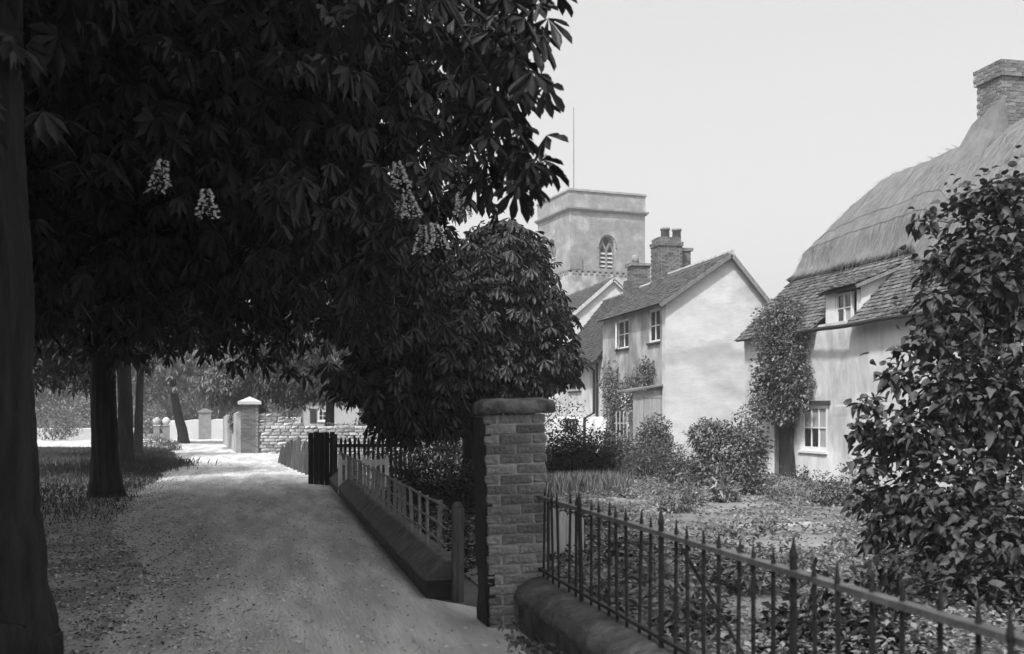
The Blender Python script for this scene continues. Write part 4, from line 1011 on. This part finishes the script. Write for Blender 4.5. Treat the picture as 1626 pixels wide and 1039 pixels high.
trunk(t3, [(b.x, b.y, -.1), (b.x, b.y, .2), (b.x, b.y, 1.2), (b.x - .05, b.y, 3), (b.x, b.y, 5)], [.34, .27, .225, .2, .15], 12)
crown('crown', [(-6.3, 30.5, 5.6, 4.0, 4.2, 3.3), (-4.6, 30, 4.3, 2.4, 2.4, 1.7)], 5000, .26, 'chestnut_leaf', t3, lambda P: P[:, 2] > 2.35, k=5, inner=.3)
b = at_d(219, 722, 43)
t4 = empty('chestnut_tree', (b.x, b.y, 0), 'fourth slim chestnut trunk farthest along the left row', 'tree', 'chestnuts along the lane')
trunk(t4, [(b.x, b.y, -.1), (b.x, b.y, .3), (b.x + .05, b.y, 2), (b.x + .12, b.y, 4.5)], [.24, .19, .16, .12], 12)
crown('crown', [(-7.6, 43, 5.6, 3.3, 3.4, 3.1)], 3000, .3, 'chestnut_leaf', t4, lambda P: P[:, 2] > 2.5, k=5, inner=.3)

# chestnut in the garden beside the pier
t7 = empty('chestnut_tree', (4.2, 23.2, 0), 'rounded chestnut in the garden, standing behind the near brick pier', 'tree')
trunk(t7, [(4.2, 23.2, -.1), (4.2, 23.2, 1), (4.1, 23.1, 3), (4.2, 23, 4.4)], [.2, .15, .12, .05], 10)
c7 = [(780, 475, 23, 1.6, 1.6, 1.5), (845, 520, 23, .95, 1.0, 1.0), (870, 575, 22.6, .75, .8, .6), (700, 540, 22.5, 1.7, 1.6, 1.45), (800, 395, 23.3, .9, .9, .65), (780, 590, 22.6, 1.2, 1.2, .75), (640, 470, 22.5, 1.6, 1.6, 1.6), (690, 615, 22.4, 1.4, 1.3, .62), (610, 600, 22.6, 1.2, 1.2, .6), (740, 640, 22.4, .9, .9, .6), (660, 660, 22.3, 1.1, 1.1, .5)]
B7 = [tuple(at_d(*q[:3])) + q[3:] for q in c7]
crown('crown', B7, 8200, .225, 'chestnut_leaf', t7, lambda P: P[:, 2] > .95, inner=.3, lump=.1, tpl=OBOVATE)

# trees farther on
def simple_tree(name, p, blobs, n, size, m, label, group=None, r=.2, tr=None, kmin=0.3, k=5):
    t = empty(name, (p[0], p[1], 0), label, 'tree', group)
    trunk(t, tr or [(p[0], p[1], -.1), (p[0], p[1], 1.2), (p[0] + .1, p[1], blobs[0][2])], [r * 1.3, r, r * .5][:len(tr or [0, 0, 0])] if not tr else [r * 1.4, r, r * .8, r * .6][:len(tr)], 10)
    crown('crown', blobs, n, size, m, t, lambda P: P[:, 2] > kmin, k=k, inner=.3); return t
b = at_d(291, 706, 62.5); e = at_d(281, 655, 62.5)
simple_tree('leaning_tree', (b.x, b.y), [(e.x - .5, e.y, 5.6, 4.6, 4, 3.4), (e.x + 3.5, e.y, 4.6, 3, 3, 1.9)], 3600, .34, 'far_leaf', 'far leaning tree with short crooked trunk beside the sunlit lane', None, .3,
            [(b.x, b.y, -.1), (b.x, b.y, .5), (e.x, e.y, 2.0), (e.x - .3, e.y, 4)], 2.15)
simple_tree('wall_tree', (-.6, 55), [(-1.2, 54.5, 4.5, 2.6, 3, 2.4), (-2.2, 53, 3.3, 1.5, 2, 1.2)], 3000, .3, 'far_leaf', 'leafy tree overhanging the pale wall behind the far brick pier', None, .2, None, 1.9)
simple_tree('wall_tree', (2.6, 50.5), [(2.4, 50.5, 5.0, 4.2, 3.2, 3.2), (1.0, 49.5, 3.2, 2.0, 1.6, 1.0)], 4500, .3, 'chestnut_leaf', 'dark tree hanging low over the far rubble stone wall', None, .22, None, 2.05)
simple_tree('wall_tree', (7.0, 48), [(7.0, 48, 4.6, 4.0, 3.2, 3.6), (6, 46, 3, 2.5, 2, 2)], 4500, .3, 'chestnut_leaf', 'dark tree filling the gap behind the garden chestnut', None, .22, None, .8)
for k, (x, y, lab) in enumerate(((-48, 112, 'distant tree at far left beyond the churchyard'), (-33, 118, 'distant tree behind the far white churchyard wall'), (-19, 110, 'distant tree behind the two round-topped stone gateposts'), (-5, 116, 'distant tree behind the leaning lane tree'), (9, 108, 'distant tree beyond the small far cottage'))):
    simple_tree('distant_tree', (x, y), [(x, y, 6.2, 8, 6, 6), (x + 5, y - 2, 4.0, 5, 4, 3.8), (x - 5, y - 2, 3.6, 5, 4, 3.4)], 2600, .75, 'far_leaf', lab, 'distant trees', .4, None, .3)

# ================================================================ SHRUBS AND CLIMBERS
def shrub(name, p, blobs, n, ln, wd, m, label, group=None, stems=3, z0=None, cat='shrub', inner=.5, lump=.16, stem_top=.6, droop=.25, tpl=None):
    z0 = gz(p[0], p[1]) if z0 is None else z0
    s_ = empty(name, (p[0], p[1], z0), label, cat, group)
    mb = MB()
    for k in range(stems):
        a = 6.28 * k / max(1, stems) + random.random(); hh = stem_top * max(q[2] for q in blobs)
        mb.tube([(p[0] + .05 * math.cos(a), p[1] + .05 * math.sin(a), z0 - .03), (p[0] + .12 * math.cos(a), p[1] + .12 * math.sin(a), z0 + (hh - z0) * .5), (p[0] + .3 * math.cos(a), p[1] + .3 * math.sin(a), max(hh, z0 + .1))], [.03, .022, .01], 6)
    if stems: mb.build('stems', 'bark', s_)
    bush_mesh('foliage', blobs, n, ln, wd, m, s_, inner=inner, lump=lump, keep=lambda P: P[:, 2] > z0 + .02, droop=droop, tpl=tpl)
    return s_
def B_(px, py, d, rx, ry, rz):
    q = at_d(px, py, d); return (q.x, q.y, q.z, rx, ry, rz)
# big lilac at the right edge
lc = at_d(1575, 950, 9.2)
LB = [B_(1600, 430, 9.0, .62, .7, .85), B_(1545, 400, 9.2, .42, .5, .5), B_(1620, 620, 9.0, .9, .9, .95), B_(1520, 610, 8.9, .55, .6, .5), B_(1450, 690, 9.0, .42, .45, .32), B_(1400, 700, 9.1, .26, .3, .16), B_(1480, 800, 8.9, .62, .6, .5), B_(1420, 810, 9.0, .32, .4, .26), B_(1600, 850, 8.6, 1.0, .9, .9), B_(1560, 960, 8.4, 1.1, .9, .5), B_(1515, 500, 9.1, .4, .4, .35)] + [B_(px, py, 8.9 + .3 * math.sin(px), r, r, r * .8) for px, py, r in ((1470, 350, .13), (1490, 420, .16), (1480, 470, .12), (1590, 305, .26), (1618, 320, .26), (1540, 320, .16), (1380, 640, .12), (1420, 600, .15), (1440, 560, .13), (1360, 680, .12), (1375, 740, .14), (1470, 545, .16), (1360, 790, .12), (1390, 850, .16))]
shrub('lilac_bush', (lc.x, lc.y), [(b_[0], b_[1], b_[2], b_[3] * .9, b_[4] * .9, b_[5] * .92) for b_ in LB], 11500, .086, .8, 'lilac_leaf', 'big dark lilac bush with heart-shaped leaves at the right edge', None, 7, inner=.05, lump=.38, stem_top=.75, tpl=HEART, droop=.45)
# round bush in front of the gable
q = at_d(1157, 785, 22.6)
shrub('round_bush', (q.x, q.y), [B_(1157, 725, 22.6, .84, .8, .78), B_(1125, 690, 22.6, .42, .45, .32), B_(1190, 700, 22.6, .45, .4, .4), B_(1145, 755, 22.3, .82, .7, .5)], 8500, .09, .55, 'shrub_leaf', 'large rounded leafy bush in front of the white gable', None, 5, inner=.55)
q = at_d(1195, 660, 23.4)
shrub('arching_rose', (q.x, q.y), [B_(1190, 655, 23.4, .25, .25, .22), B_(1205, 640, 23.6, .2, .2, .18)], 380, .07, .5, 'shrub_leaf', 'arching rose sprays rising behind the large rounded bush', None, 4)
# climber on the cottage
q = on_X(1258, 757, CX - .12)
cl = empty('climbing_creeper', (q.x, q.y, gz(q.x, q.y)), 'thick leafy creeper over the cottage door and onto its roof', 'creeper')
MB().tube([(CX - .1, q.y, .1), (CX - .12, q.y + .08, .8), (CX - .1, q.y - .05, 1.5), (CX - .15, q.y + .15, 2.3), (CX - .2, q.y + .4, 3)], [.05, .045, .04, .035, .02], 8, wob=.1).build('stem', 'bark', cl)
MB().tube([(CX - .09, q.y - .1, .1), (CX - .13, q.y + .0, 1.0), (CX - .1, q.y + .12, 1.9)], [.03, .03, .02], 7, wob=.1).build('stem', 'bark', cl)
def W_(px, py, X, rx, ry, rz):
    q = on_X(px, py, X); return (q.x, q.y, q.z, rx, ry, rz)
CB = [W_(1248, 560, CX - .28, .38, .95, .95), W_(1228, 520, CX - .30, .38, .8, .6), W_(1222, 585, CX - .25, .32, .7, .7), W_(1262, 610, CX - .22, .3, .75, .62), W_(1245, 650, CX - .2, .25, .7, .4), W_(1215, 620, CX - .3, .3, .5, .45), W_(1250, 500, CX - .12, .35, .6, .35), W_(1210, 650, CX - .35, .3, .4, .3)]
bush_mesh('foliage', CB, 9500, .09, .6, 'shrub_leaf', cl, inner=.3, lump=.2)
# roses on the white house
q = on_X(975, 700, HX - .15)
cr = empty('climbing_rose', (q.x, q.y, gz(q.x, q.y)), 'climbing rose with white flowers beside the porch of the white house', 'creeper')
MB().tube([(HX - .1, q.y, .1), (HX - .12, q.y + .1, 1.2), (HX - .12, q.y - .1, 2.4), (HX - .1, q.y - .3, 3.2)], [.05, .04, .03, .015], 7, wob=.1).build('stem', 'bark', cr)
RB = [W_(968, 610, HX - .2, .25, .7, .75), W_(975, 650, HX - .2, .25, .7, .8), W_(978, 690, HX - .22, .3, .6, .6), W_(1000, 615, HX - .2, .25, .8, .4), W_(1022, 597, HX - .18, .2, .75, .36), W_(1028, 580, HX - .16, .15, .45, .25), W_(990, 640, HX - .35, .3, .5, .4)]
bush_mesh('foliage', RB, 5500, .09, .55, 'shrub_leaf', cr, inner=.2, lump=.25)
FB = [W_(1000, 640, HX - .45, .2, .4, .5), W_(1000, 660, HX - .5, .15, .3, .4)]
bush_mesh('flowers', FB, 110, .07, .9, 'blossom', cr, inner=.5)['kind'] = 'stuff'
# bushes under the houses
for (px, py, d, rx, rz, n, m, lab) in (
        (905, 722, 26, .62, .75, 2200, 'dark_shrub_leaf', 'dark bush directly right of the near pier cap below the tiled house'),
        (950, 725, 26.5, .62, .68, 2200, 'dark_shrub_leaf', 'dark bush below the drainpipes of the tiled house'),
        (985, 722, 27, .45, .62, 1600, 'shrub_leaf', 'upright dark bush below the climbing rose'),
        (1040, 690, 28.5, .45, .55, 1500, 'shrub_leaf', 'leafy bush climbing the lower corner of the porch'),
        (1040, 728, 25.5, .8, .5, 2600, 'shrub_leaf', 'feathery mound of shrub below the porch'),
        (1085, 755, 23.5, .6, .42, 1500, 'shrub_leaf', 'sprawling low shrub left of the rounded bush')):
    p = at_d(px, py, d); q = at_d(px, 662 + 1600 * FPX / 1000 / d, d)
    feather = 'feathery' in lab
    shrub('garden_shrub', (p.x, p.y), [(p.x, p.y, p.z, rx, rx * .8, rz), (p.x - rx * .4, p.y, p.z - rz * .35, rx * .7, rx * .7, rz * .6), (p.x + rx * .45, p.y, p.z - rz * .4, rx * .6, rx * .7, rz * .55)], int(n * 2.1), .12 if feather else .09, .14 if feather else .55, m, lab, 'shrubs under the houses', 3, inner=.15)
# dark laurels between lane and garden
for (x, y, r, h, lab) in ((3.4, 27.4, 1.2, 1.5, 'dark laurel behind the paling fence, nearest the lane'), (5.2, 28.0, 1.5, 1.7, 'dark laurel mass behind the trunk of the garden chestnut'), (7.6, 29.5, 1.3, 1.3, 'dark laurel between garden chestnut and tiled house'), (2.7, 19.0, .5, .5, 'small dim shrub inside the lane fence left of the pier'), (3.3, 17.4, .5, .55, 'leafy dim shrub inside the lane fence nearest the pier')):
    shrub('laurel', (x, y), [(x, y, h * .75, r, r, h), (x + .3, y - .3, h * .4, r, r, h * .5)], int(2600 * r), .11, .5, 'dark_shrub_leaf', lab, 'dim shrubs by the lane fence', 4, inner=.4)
# ivy on the rubble wall and pale wall
for (px, py, d, rx, rz, n, lab) in ((605, 672, 46.5, 1.1, .4, 900, 'ivy heaped on the right end of the far rubble wall'), (376, 668, 49, .35, .6, 700, 'ivy on the pale wall beside the far pier'), (540, 680, 46.8, 1.3, .2, 600, 'ivy trailing along the top of the rubble wall'), (440, 664, 47.2, .9, .2, 500, 'ivy on the ramped top of the rubble wall')):
    p = at_d(px, py, d); shrub('ivy', (p.x, p.y), [(p.x, p.y, p.z, rx, .35, rz)], n, .1, .7, 'far_leaf', lab, 'ivy on the far walls', 0, cat='ivy')
# far left bushes and low clipped bushes
for (px, py, d, rx, ry, rz, n, ln, m, lab) in (
        (85, 668, 72, 1.5, 1.5, 1.25, 2200, .16, 'far_leaf', 'big rounded bush far left beside the sunlit lawn'),
        (135, 660, 80, 2.0, 1.5, 1.5, 1800, .18, 'light_leaf', 'sunlit far shrub right of the rounded bush at left'),
        (250, 708, 50, .95, .8, .42, 2200, .1, 'far_leaf', 'low bush on the lane verge below the round-topped gateposts'),
        (232, 655, 84, 1.3, 1.2, 1.6, 1500, .18, 'light_leaf', 'conical pale bush behind the round-topped gateposts')):
    p = at_d(px, py, d); shrub('verge_bush', (p.x, p.y), [(p.x, p.y, p.z, rx, ry, rz), (p.x + rx * .5, p.y, p.z - rz * .3, rx * .7, ry * .7, rz * .7)], n, ln, .5, m, lab, 'bushes along the far verge', 2)

# ================================================================ GARDEN PLANTS
for (px, py, d, r, h, n, ln, wd, m, lab) in (
        (1150, 808, 18.6, .20, .30, 260, .16, .25, 'light_leaf', 'broad-leaved iris clump in front of the rounded bush'),
        (1103, 812, 18.0, .13, .30, 160, .16, .25, 'light_leaf', 'slim pale-leaved plant left of the iris clump'),
        (1075, 815, 17.0, .26, .32, 380, .08, .4, 'shrub_leaf', 'leafy perennial behind the tall railing spike'),
        (1245, 815, 18.6, .34, .36, 700, .07, .3, 'shrub_leaf', 'bushy perennial below the cottage door'),
        (1320, 815, 17.5, .32, .30, 600, .07, .3, 'dark_shrub_leaf', 'dark perennial mound below the cottage window'),
        (1350, 775, 20.0, .36, .40, 700, .08, .4, 'shrub_leaf', 'leafy plant against the cottage wall left of the lilac'),
        (1300, 770, 22.0, .4, .22, 500, .07, .5, 'shrub_leaf', 'low plants at the foot of the wall under the window'),
        (1218, 838, 14.2, .17, .14, 160, .06, .5, 'shrub_leaf', 'small plant among the pale edging stones'),
        (1000, 800, 20.0, .45, .16, 400, .07, .5, 'light_leaf', 'pale low cushion plant right of the lavender'),
        (1050, 790, 20.5, .4, .26, 500, .07, .4, 'shrub_leaf', 'grey-green perennial left of the rounded bush foot'),
        (1195, 800, 20.0, .32, .2, 400, .07, .5, 'dark_shrub_leaf', 'dark low plant at the right foot of the rounded bush'),
        (1275, 755, 24.5, .12, .24, 120, .1, .35, 'dark_shrub_leaf', 'dark potted plant by the cottage door jamb'),
        (1395, 800, 15.5, .4, .35, 700, .08, .5, 'light_leaf', 'light-leaved plant at the left foot of the lilac'),
        (1380, 850, 11.5, .55, .2, 900, .07, .6, 'light_leaf', 'carpet of pale leaves in front of the lilac')):
    q = at_d(px, py, d); z0 = gz(q.x, q.y)
    shrub('garden_plant', (q.x, q.y), [(q.x, q.y, z0 + h * .55, r, r, h), (q.x + r * .5, q.y, z0 + h * .3, r * .7, r * .6, h * .5), (q.x - r * .6, q.y + .1, z0 + h * .3, r * .6, r * .6, h * .45)], n, ln, wd, m, lab, 'plants in the cottage garden', 2, cat='plant', inner=.1)
for (px, py, d, r, h, n, ln, wd, m, lab) in (
        (960, 940, 8.2, .22, .34, 420, .10, .45, 'shrub_leaf', 'leafy plant just inside the railings near the pier'),
        (1040, 905, 9.4, .26, .36, 520, .08, .5, 'light_leaf', 'pale leafy plant inside the railings left of the iron stay'),
        (1105, 955, 7.6, .24, .34, 460, .10, .4, 'shrub_leaf', 'leafy plant behind the iron stay of the railings'),
        (1180, 900, 9.6, .34, .40, 800, .075, .5, 'shrub_leaf', 'bushy plant inside the middle of the railings'),
        (1265, 880, 10.2, .32, .30, 700, .07, .5, 'light_leaf', 'pale low plant left of the lilac shade'),
        (1290, 960, 7.2, .30, .36, 640, .09, .45, 'dark_shrub_leaf', 'dark leafy plant inside the railings below the lilac'),
        (1400, 960, 7.0, .34, .42, 800, .09, .5, 'dark_shrub_leaf', 'dark plant at the railings under the lilac'),
        (1140, 850, 12.0, .22, .22, 360, .06, .5, 'shrub_leaf', 'small green plant in the open soil behind the railings')):
    q = at_d(px, py, d); z0 = gz(q.x, q.y)
    shrub('garden_plant', (q.x, q.y), [(q.x, q.y, z0 + h * .55, r, r, h), (q.x + r * .5, q.y, z0 + h * .3, r * .7, r * .6, h * .5), (q.x - r * .6, q.y + .1, z0 + h * .3, r * .6, r * .6, h * .45)], n, ln, wd, m, lab, 'plants in the cottage garden', 2, cat='plant', inner=.1)
# pale lavender row
for k, (px, lab) in enumerate(((893, 'pale lavender clump nearest the brick pier'), (930, 'pale lavender clump in the middle of the row'), (965, 'pale lavender clump at the right end of the row'))):
    q = at_d(px, 790, 21.2); n = 900
    P = np.stack([q.x + RNG.normal(0, .19, n), q.y + RNG.normal(0, .15, n), np.full(n, gz(q.x, q.y))], 1)
    o = blades('lavender', P, .42, .014, 'pale_grass', None, .25); tag(o, lab, 'plant', 'lavender row by the pier')
# pale edging stones
for k in range(22):
    if k < 9: q = at_d(880 + 13 * k, 800 + random.uniform(-2, 2), 19.4)
    else: q = at_d(1170 + 14 * (k - 9), 838 - 1.2 * (k - 9) + random.uniform(-4, 4), 14.6)
    z0 = gz(q.x, q.y); w = random.uniform(.05, .13)
    o = MB().box((q.x - w, q.y - .06, z0 - .03), (q.x + w, q.y + .06, z0 + random.uniform(.03, .07)), .02).build('edging_stone', 'mortar', None, bevel=.012)
    tag(o, 'pale rough edging stone in the short row below the lavender' if k < 9 else 'pale rough edging stone in the row across the sunny bed', 'stone', 'edging stones by the lavender' if k < 9 else 'edging stones across the sunny bed')
# round-topped pale boards just inside the railings
bd = empty('board_edging', (3.05, 11.2, 0), 'pale round-topped boards standing behind the railings by the pier', 'boards')
for k, px in enumerate((880, 894, 907, 921)):
    q = at_d(px, 870, 11.6); w = .042; top = EYE - (808 + 4 * k - HOR) * 11.6 / FPX
    pts = [(q.x - w, 0), (q.x + w, 0), (q.x + w, top - .04)] + [(q.x + w * math.cos(a), top - .04 + .04 * math.sin(a)) for a in (.6, 1.2, 1.9, 2.5)] + [(q.x - w, top - .04)]
    MB().prism(pts, 'Y', q.y, q.y + .025).build('board', 'pale_wood', bd)
q = at_d(995, 885, 11.4)
sb2 = empty('wooden_stool', (q.x, q.y, 0), 'small dark wooden stool standing behind the railings', 'stool')
MB().box((q.x - .2, q.y - .12, .26), (q.x + .2, q.y + .12, .30), .004).build('seat', 'dark_wood', sb2)
for (a, c) in ((-.17, -.1), (.17, -.1), (-.17, .1), (.17, .1)): MB().box((q.x + a - .018, q.y + c - .018, 0), (q.x + a + .018, q.y + c + .018, .258)).build('leg', 'dark_wood', sb2)
# ground cover of the bed inside the railings (nobody could count it)
n = 70000
P = np.stack([RNG.uniform(2.25, 8.5, n), RNG.uniform(2.5, 14.0, n), np.zeros(n)], 1)
nz = np.sin(P[:, 0] * 1.7 + 1) * np.cos(P[:, 1] * 1.1) + .6 * np.sin(P[:, 0] * 4.3 + P[:, 1] * 3.1)
P = P[(nz > -.45) & (P[:, 1] < 12.0 + 1.2 * np.sin(P[:, 0] * 1.9))]; nz = np.sin(P[:, 0] * 1.7 + 1) * np.cos(P[:, 1] * 1.1)
P[:, 2] = GZ(P) + RNG.uniform(.02, 1, len(P)) * (.14 + .16 * np.clip(nz + .4, 0, 1.4))
D = RNG.normal(0, 1, P.shape); D[:, 2] = RNG.uniform(-.1, .7, len(P)); N = RNG.normal(0, .4, P.shape) + np.array([0, 0, 1])
ln = RNG.uniform(.03, .085, len(P)); V, F = leaves_from(P, D, N, ln, ln * .5, .3)
tag(np_obj('ground_cover', V, F, 'light_leaf'), 'mixed low leaves covering the bed inside the railings', 'ground cover', kind='stuff')
n = 42000
P = np.stack([RNG.uniform(2.2, 11.6, n), RNG.uniform(12.0, 25, n), np.zeros(n)], 1)
nz = np.sin(P[:, 0] * 2.3 + .5) * np.cos(P[:, 1] * 1.9) + .8 * np.sin(P[:, 0] * 5.1 + P[:, 1] * 4.3)
P = P[nz > -.1]; P[:, 2] = GZ(P) + RNG.uniform(.0, .10, len(P)); D = RNG.normal(0, 1, P.shape); D[:, 2] = np.abs(D[:, 2]) * .8; N = RNG.normal(0, .5, P.shape) + np.array([0, 0, 1])
ln = RNG.uniform(.04, .10, len(P)); V, F = leaves_from(P, D, N, ln, ln * .5, .3)
tag(np_obj('ground_cover', V, F, 'light_leaf'), 'scattered low seedlings over the sunny garden beds', 'ground cover', kind='stuff')
n = 11000
P = np.stack([RNG.uniform(1.72, 4.6, n), RNG.uniform(9.6, 25, n), np.zeros(n)], 1); nz = np.sin(P[:, 0] * 2.9) * np.cos(P[:, 1] * 1.3) + .5 * np.sin(P[:, 1] * 4.1 + P[:, 0])
P = P[nz > -.5]; P[:, 2] = GZ(P) + RNG.uniform(.02, 1, len(P)) * .3 * (.4 + .6 * RNG.uniform(0, 1, len(P))); D = RNG.normal(0, 1, P.shape); D[:, 2] = np.abs(D[:, 2]) * .5; N = RNG.normal(0, .4, P.shape) + np.array([0, 0, 1])
ln = RNG.uniform(.06, .13, len(P)); V, F = leaves_from(P, D, N, ln, ln * .5, .3)
tag(np_obj('darkening_leaves', V, F, 'dark_shrub_leaf'), 'dark leaves added to darken the bed inside the lane-side iron fence', 'ground cover', kind='stuff')  # leaf layer added so the ground behind the fence reads as shadowed
# weeds along the foot of the railing wall
n = 1500
P = np.stack([RX - .22 - np.abs(RNG.normal(0, .10, n)), RNG.uniform(3.2, 7.6, n), np.zeros(n)], 1); P[:, 2] = RNG.uniform(.0, .16, n) * (.4 + .6 * (np.sin(P[:, 1] * 5) > -.2))
D = RNG.normal(0, 1, P.shape); N = RNG.normal(0, .5, P.shape) + np.array([-.3, 0, 1]); ln = RNG.uniform(.03, .07, n); V, F = leaves_from(P, D, N, ln, ln * .5, .3)
tag(np_obj('wall_weeds', V, F, 'shrub_leaf'), 'weeds growing along the foot of the coped wall', 'weeds', kind='stuff')

# ================================================================ GRASS AND FALLEN BLOSSOM
n = 60000
P = np.stack([RNG.uniform(-12, -1.2, n), RNG.uniform(13, 60, n) , np.zeros(n)], 1)
L_ = np.array([road_edges(y)[0] for y in P[:, 1]]); P = P[(P[:, 0] < L_ - .05 + RNG.normal(0, .14, n)) & (P[:, 1] > 15 + RNG.exponential(3.5, n) + 1.5 * np.sin(P[:, 0] * 1.7))]; P[:, 2] = GZ(P)
tag(blades('verge_grass', P, .11, .02, 'grass', None, .5), 'shaded grass of the left verge under the chestnuts', 'grass', kind='stuff')
n = 9000
q = at_d(225, 740, 34); P = np.stack([q.x + RNG.normal(0, .55, n), q.y + RNG.normal(0, 1.5, n), np.zeros(n)], 1); r2 = ((P[:, 0] - q.x) / .55) ** 2 + ((P[:, 1] - q.y) / 1.5) ** 2
P[:, 2] = GZ(P) + .1 * np.exp(-r2); tag(blades('tussock_grass', P, .28, .02, 'grass', None, .45), 'rank tussock grass round the foot of the third trunk', 'grass', kind='stuff')
n = 24000
yy = 4.5 + 40 * RNG.uniform(0, 1, n) ** 1.6; xx = -1.15 + RNG.normal(0, 1.15, n); P = np.stack([xx, yy, np.zeros(n)], 1)
ok = np.array([(x > road_edges(y)[0] - 1.2) and x < road_edges(y)[1] - .05 for x, y in P[:, :2]]); P = P[ok]; nz = np.sin(P[:, 0] * 3.1 + P[:, 1] * .7) * np.cos(P[:, 1] * 1.9 - P[:, 0]); P = P[nz + RNG.uniform(-1, 1, len(P)) > -.1]
ee = np.array([road_edges(y) for y in P[:, 1]]); tt = np.clip((P[:, 0] - ee[:, 0]) / (ee[:, 1] - ee[:, 0]), 0, 1)
P[:, 2] = GZ(P) + .020 + .052 * np.minimum(1, 7 * tt * (1 - tt))
D = RNG.normal(0, 1, P.shape); D[:, 2] = RNG.uniform(0, .3, len(P)); N = RNG.normal(0, .25, P.shape) + np.array([0, 0, 1]); ln = RNG.uniform(.022, .052, len(P))
V, F = leaves_from(P, D, N, ln, ln * .8, 0); tag(np_obj('fallen_petals', V, F, 'petal'), 'fallen chestnut petals scattered over the lane', 'petals', kind='stuff')
n = 2500
P = np.stack([RNG.uniform(-1.6, 1.3, n), RNG.uniform(4, 22, n), np.zeros(n)], 1); ee = np.array([road_edges(y) for y in P[:, 1]]); tt = np.clip((P[:, 0] - ee[:, 0]) / (ee[:, 1] - ee[:, 0]), 0, 1); P[:, 2] = GZ(P) + .017 + .052 * np.minimum(1, 7 * tt * (1 - tt))
D = RNG.normal(0, 1, P.shape); D[:, 2] = .2; N = RNG.normal(0, .4, P.shape) + np.array([0, 0, 1]); ln = RNG.uniform(.01, .03, len(P)); V, F = leaves_from(P, D, N, ln, ln * .9, -.3)
tag(np_obj('loose_stones', V, F, 'pebble'), 'loose small stones on the lane surface', 'stones', kind='stuff')
n = 34000
P = np.stack([RNG.uniform(-5.5, -.2, n) + RNG.normal(0, .3, n), 4 + 26 * RNG.uniform(0, 1, n) ** 1.3, np.zeros(n)], 1); le = np.array([road_edges(y)[0] for y in P[:, 1]])
P = P[(P[:, 0] < le + 1.3 * RNG.uniform(0, 1, n) ** 2)]; ee = np.array([road_edges(y) for y in P[:, 1]]); tt = np.clip((P[:, 0] - ee[:, 0]) / (ee[:, 1] - ee[:, 0]), 0, 1); P[:, 2] = GZ(P) + .020 + .052 * np.minimum(1, 7 * tt * (1 - tt))
D = RNG.normal(0, 1, P.shape); D[:, 2] = RNG.uniform(0, .35, len(P)); N = RNG.normal(0, .35, P.shape) + np.array([0, 0, 1]); ln = RNG.uniform(.02, .05, len(P)); V, F = leaves_from(P, D, N, ln, ln * .45, 0)
tag(np_obj('leaf_litter', V, F, 'grass'), 'dead leaves and debris along the shaded left edge of the lane', 'litter', kind='stuff')

# ================================================================ SUMMER HAZE
hz = MB().box((-160, -60, -1), (120, 190, 30)).build('haze', 'void', None); hz['kind'] = 'stuff'
hm = bpy.data.materials.new('haze_air'); hm.use_nodes = True; hn = hm.node_tree
for nd in list(hn.nodes):
    if nd.type != 'OUTPUT_MATERIAL': hn.nodes.remove(nd)
pv = hn.nodes.new('ShaderNodeVolumePrincipled'); pv.inputs['Color'].default_value = (.9, .9, .9, 1); pv.inputs['Density'].default_value = .0019; pv.inputs['Anisotropy'].default_value = .2
hn.links.new(pv.outputs[0], [q for q in hn.nodes if q.type == 'OUTPUT_MATERIAL'][0].inputs['Volume'])
hz.data.materials.clear(); hz.data.materials.append(hm)
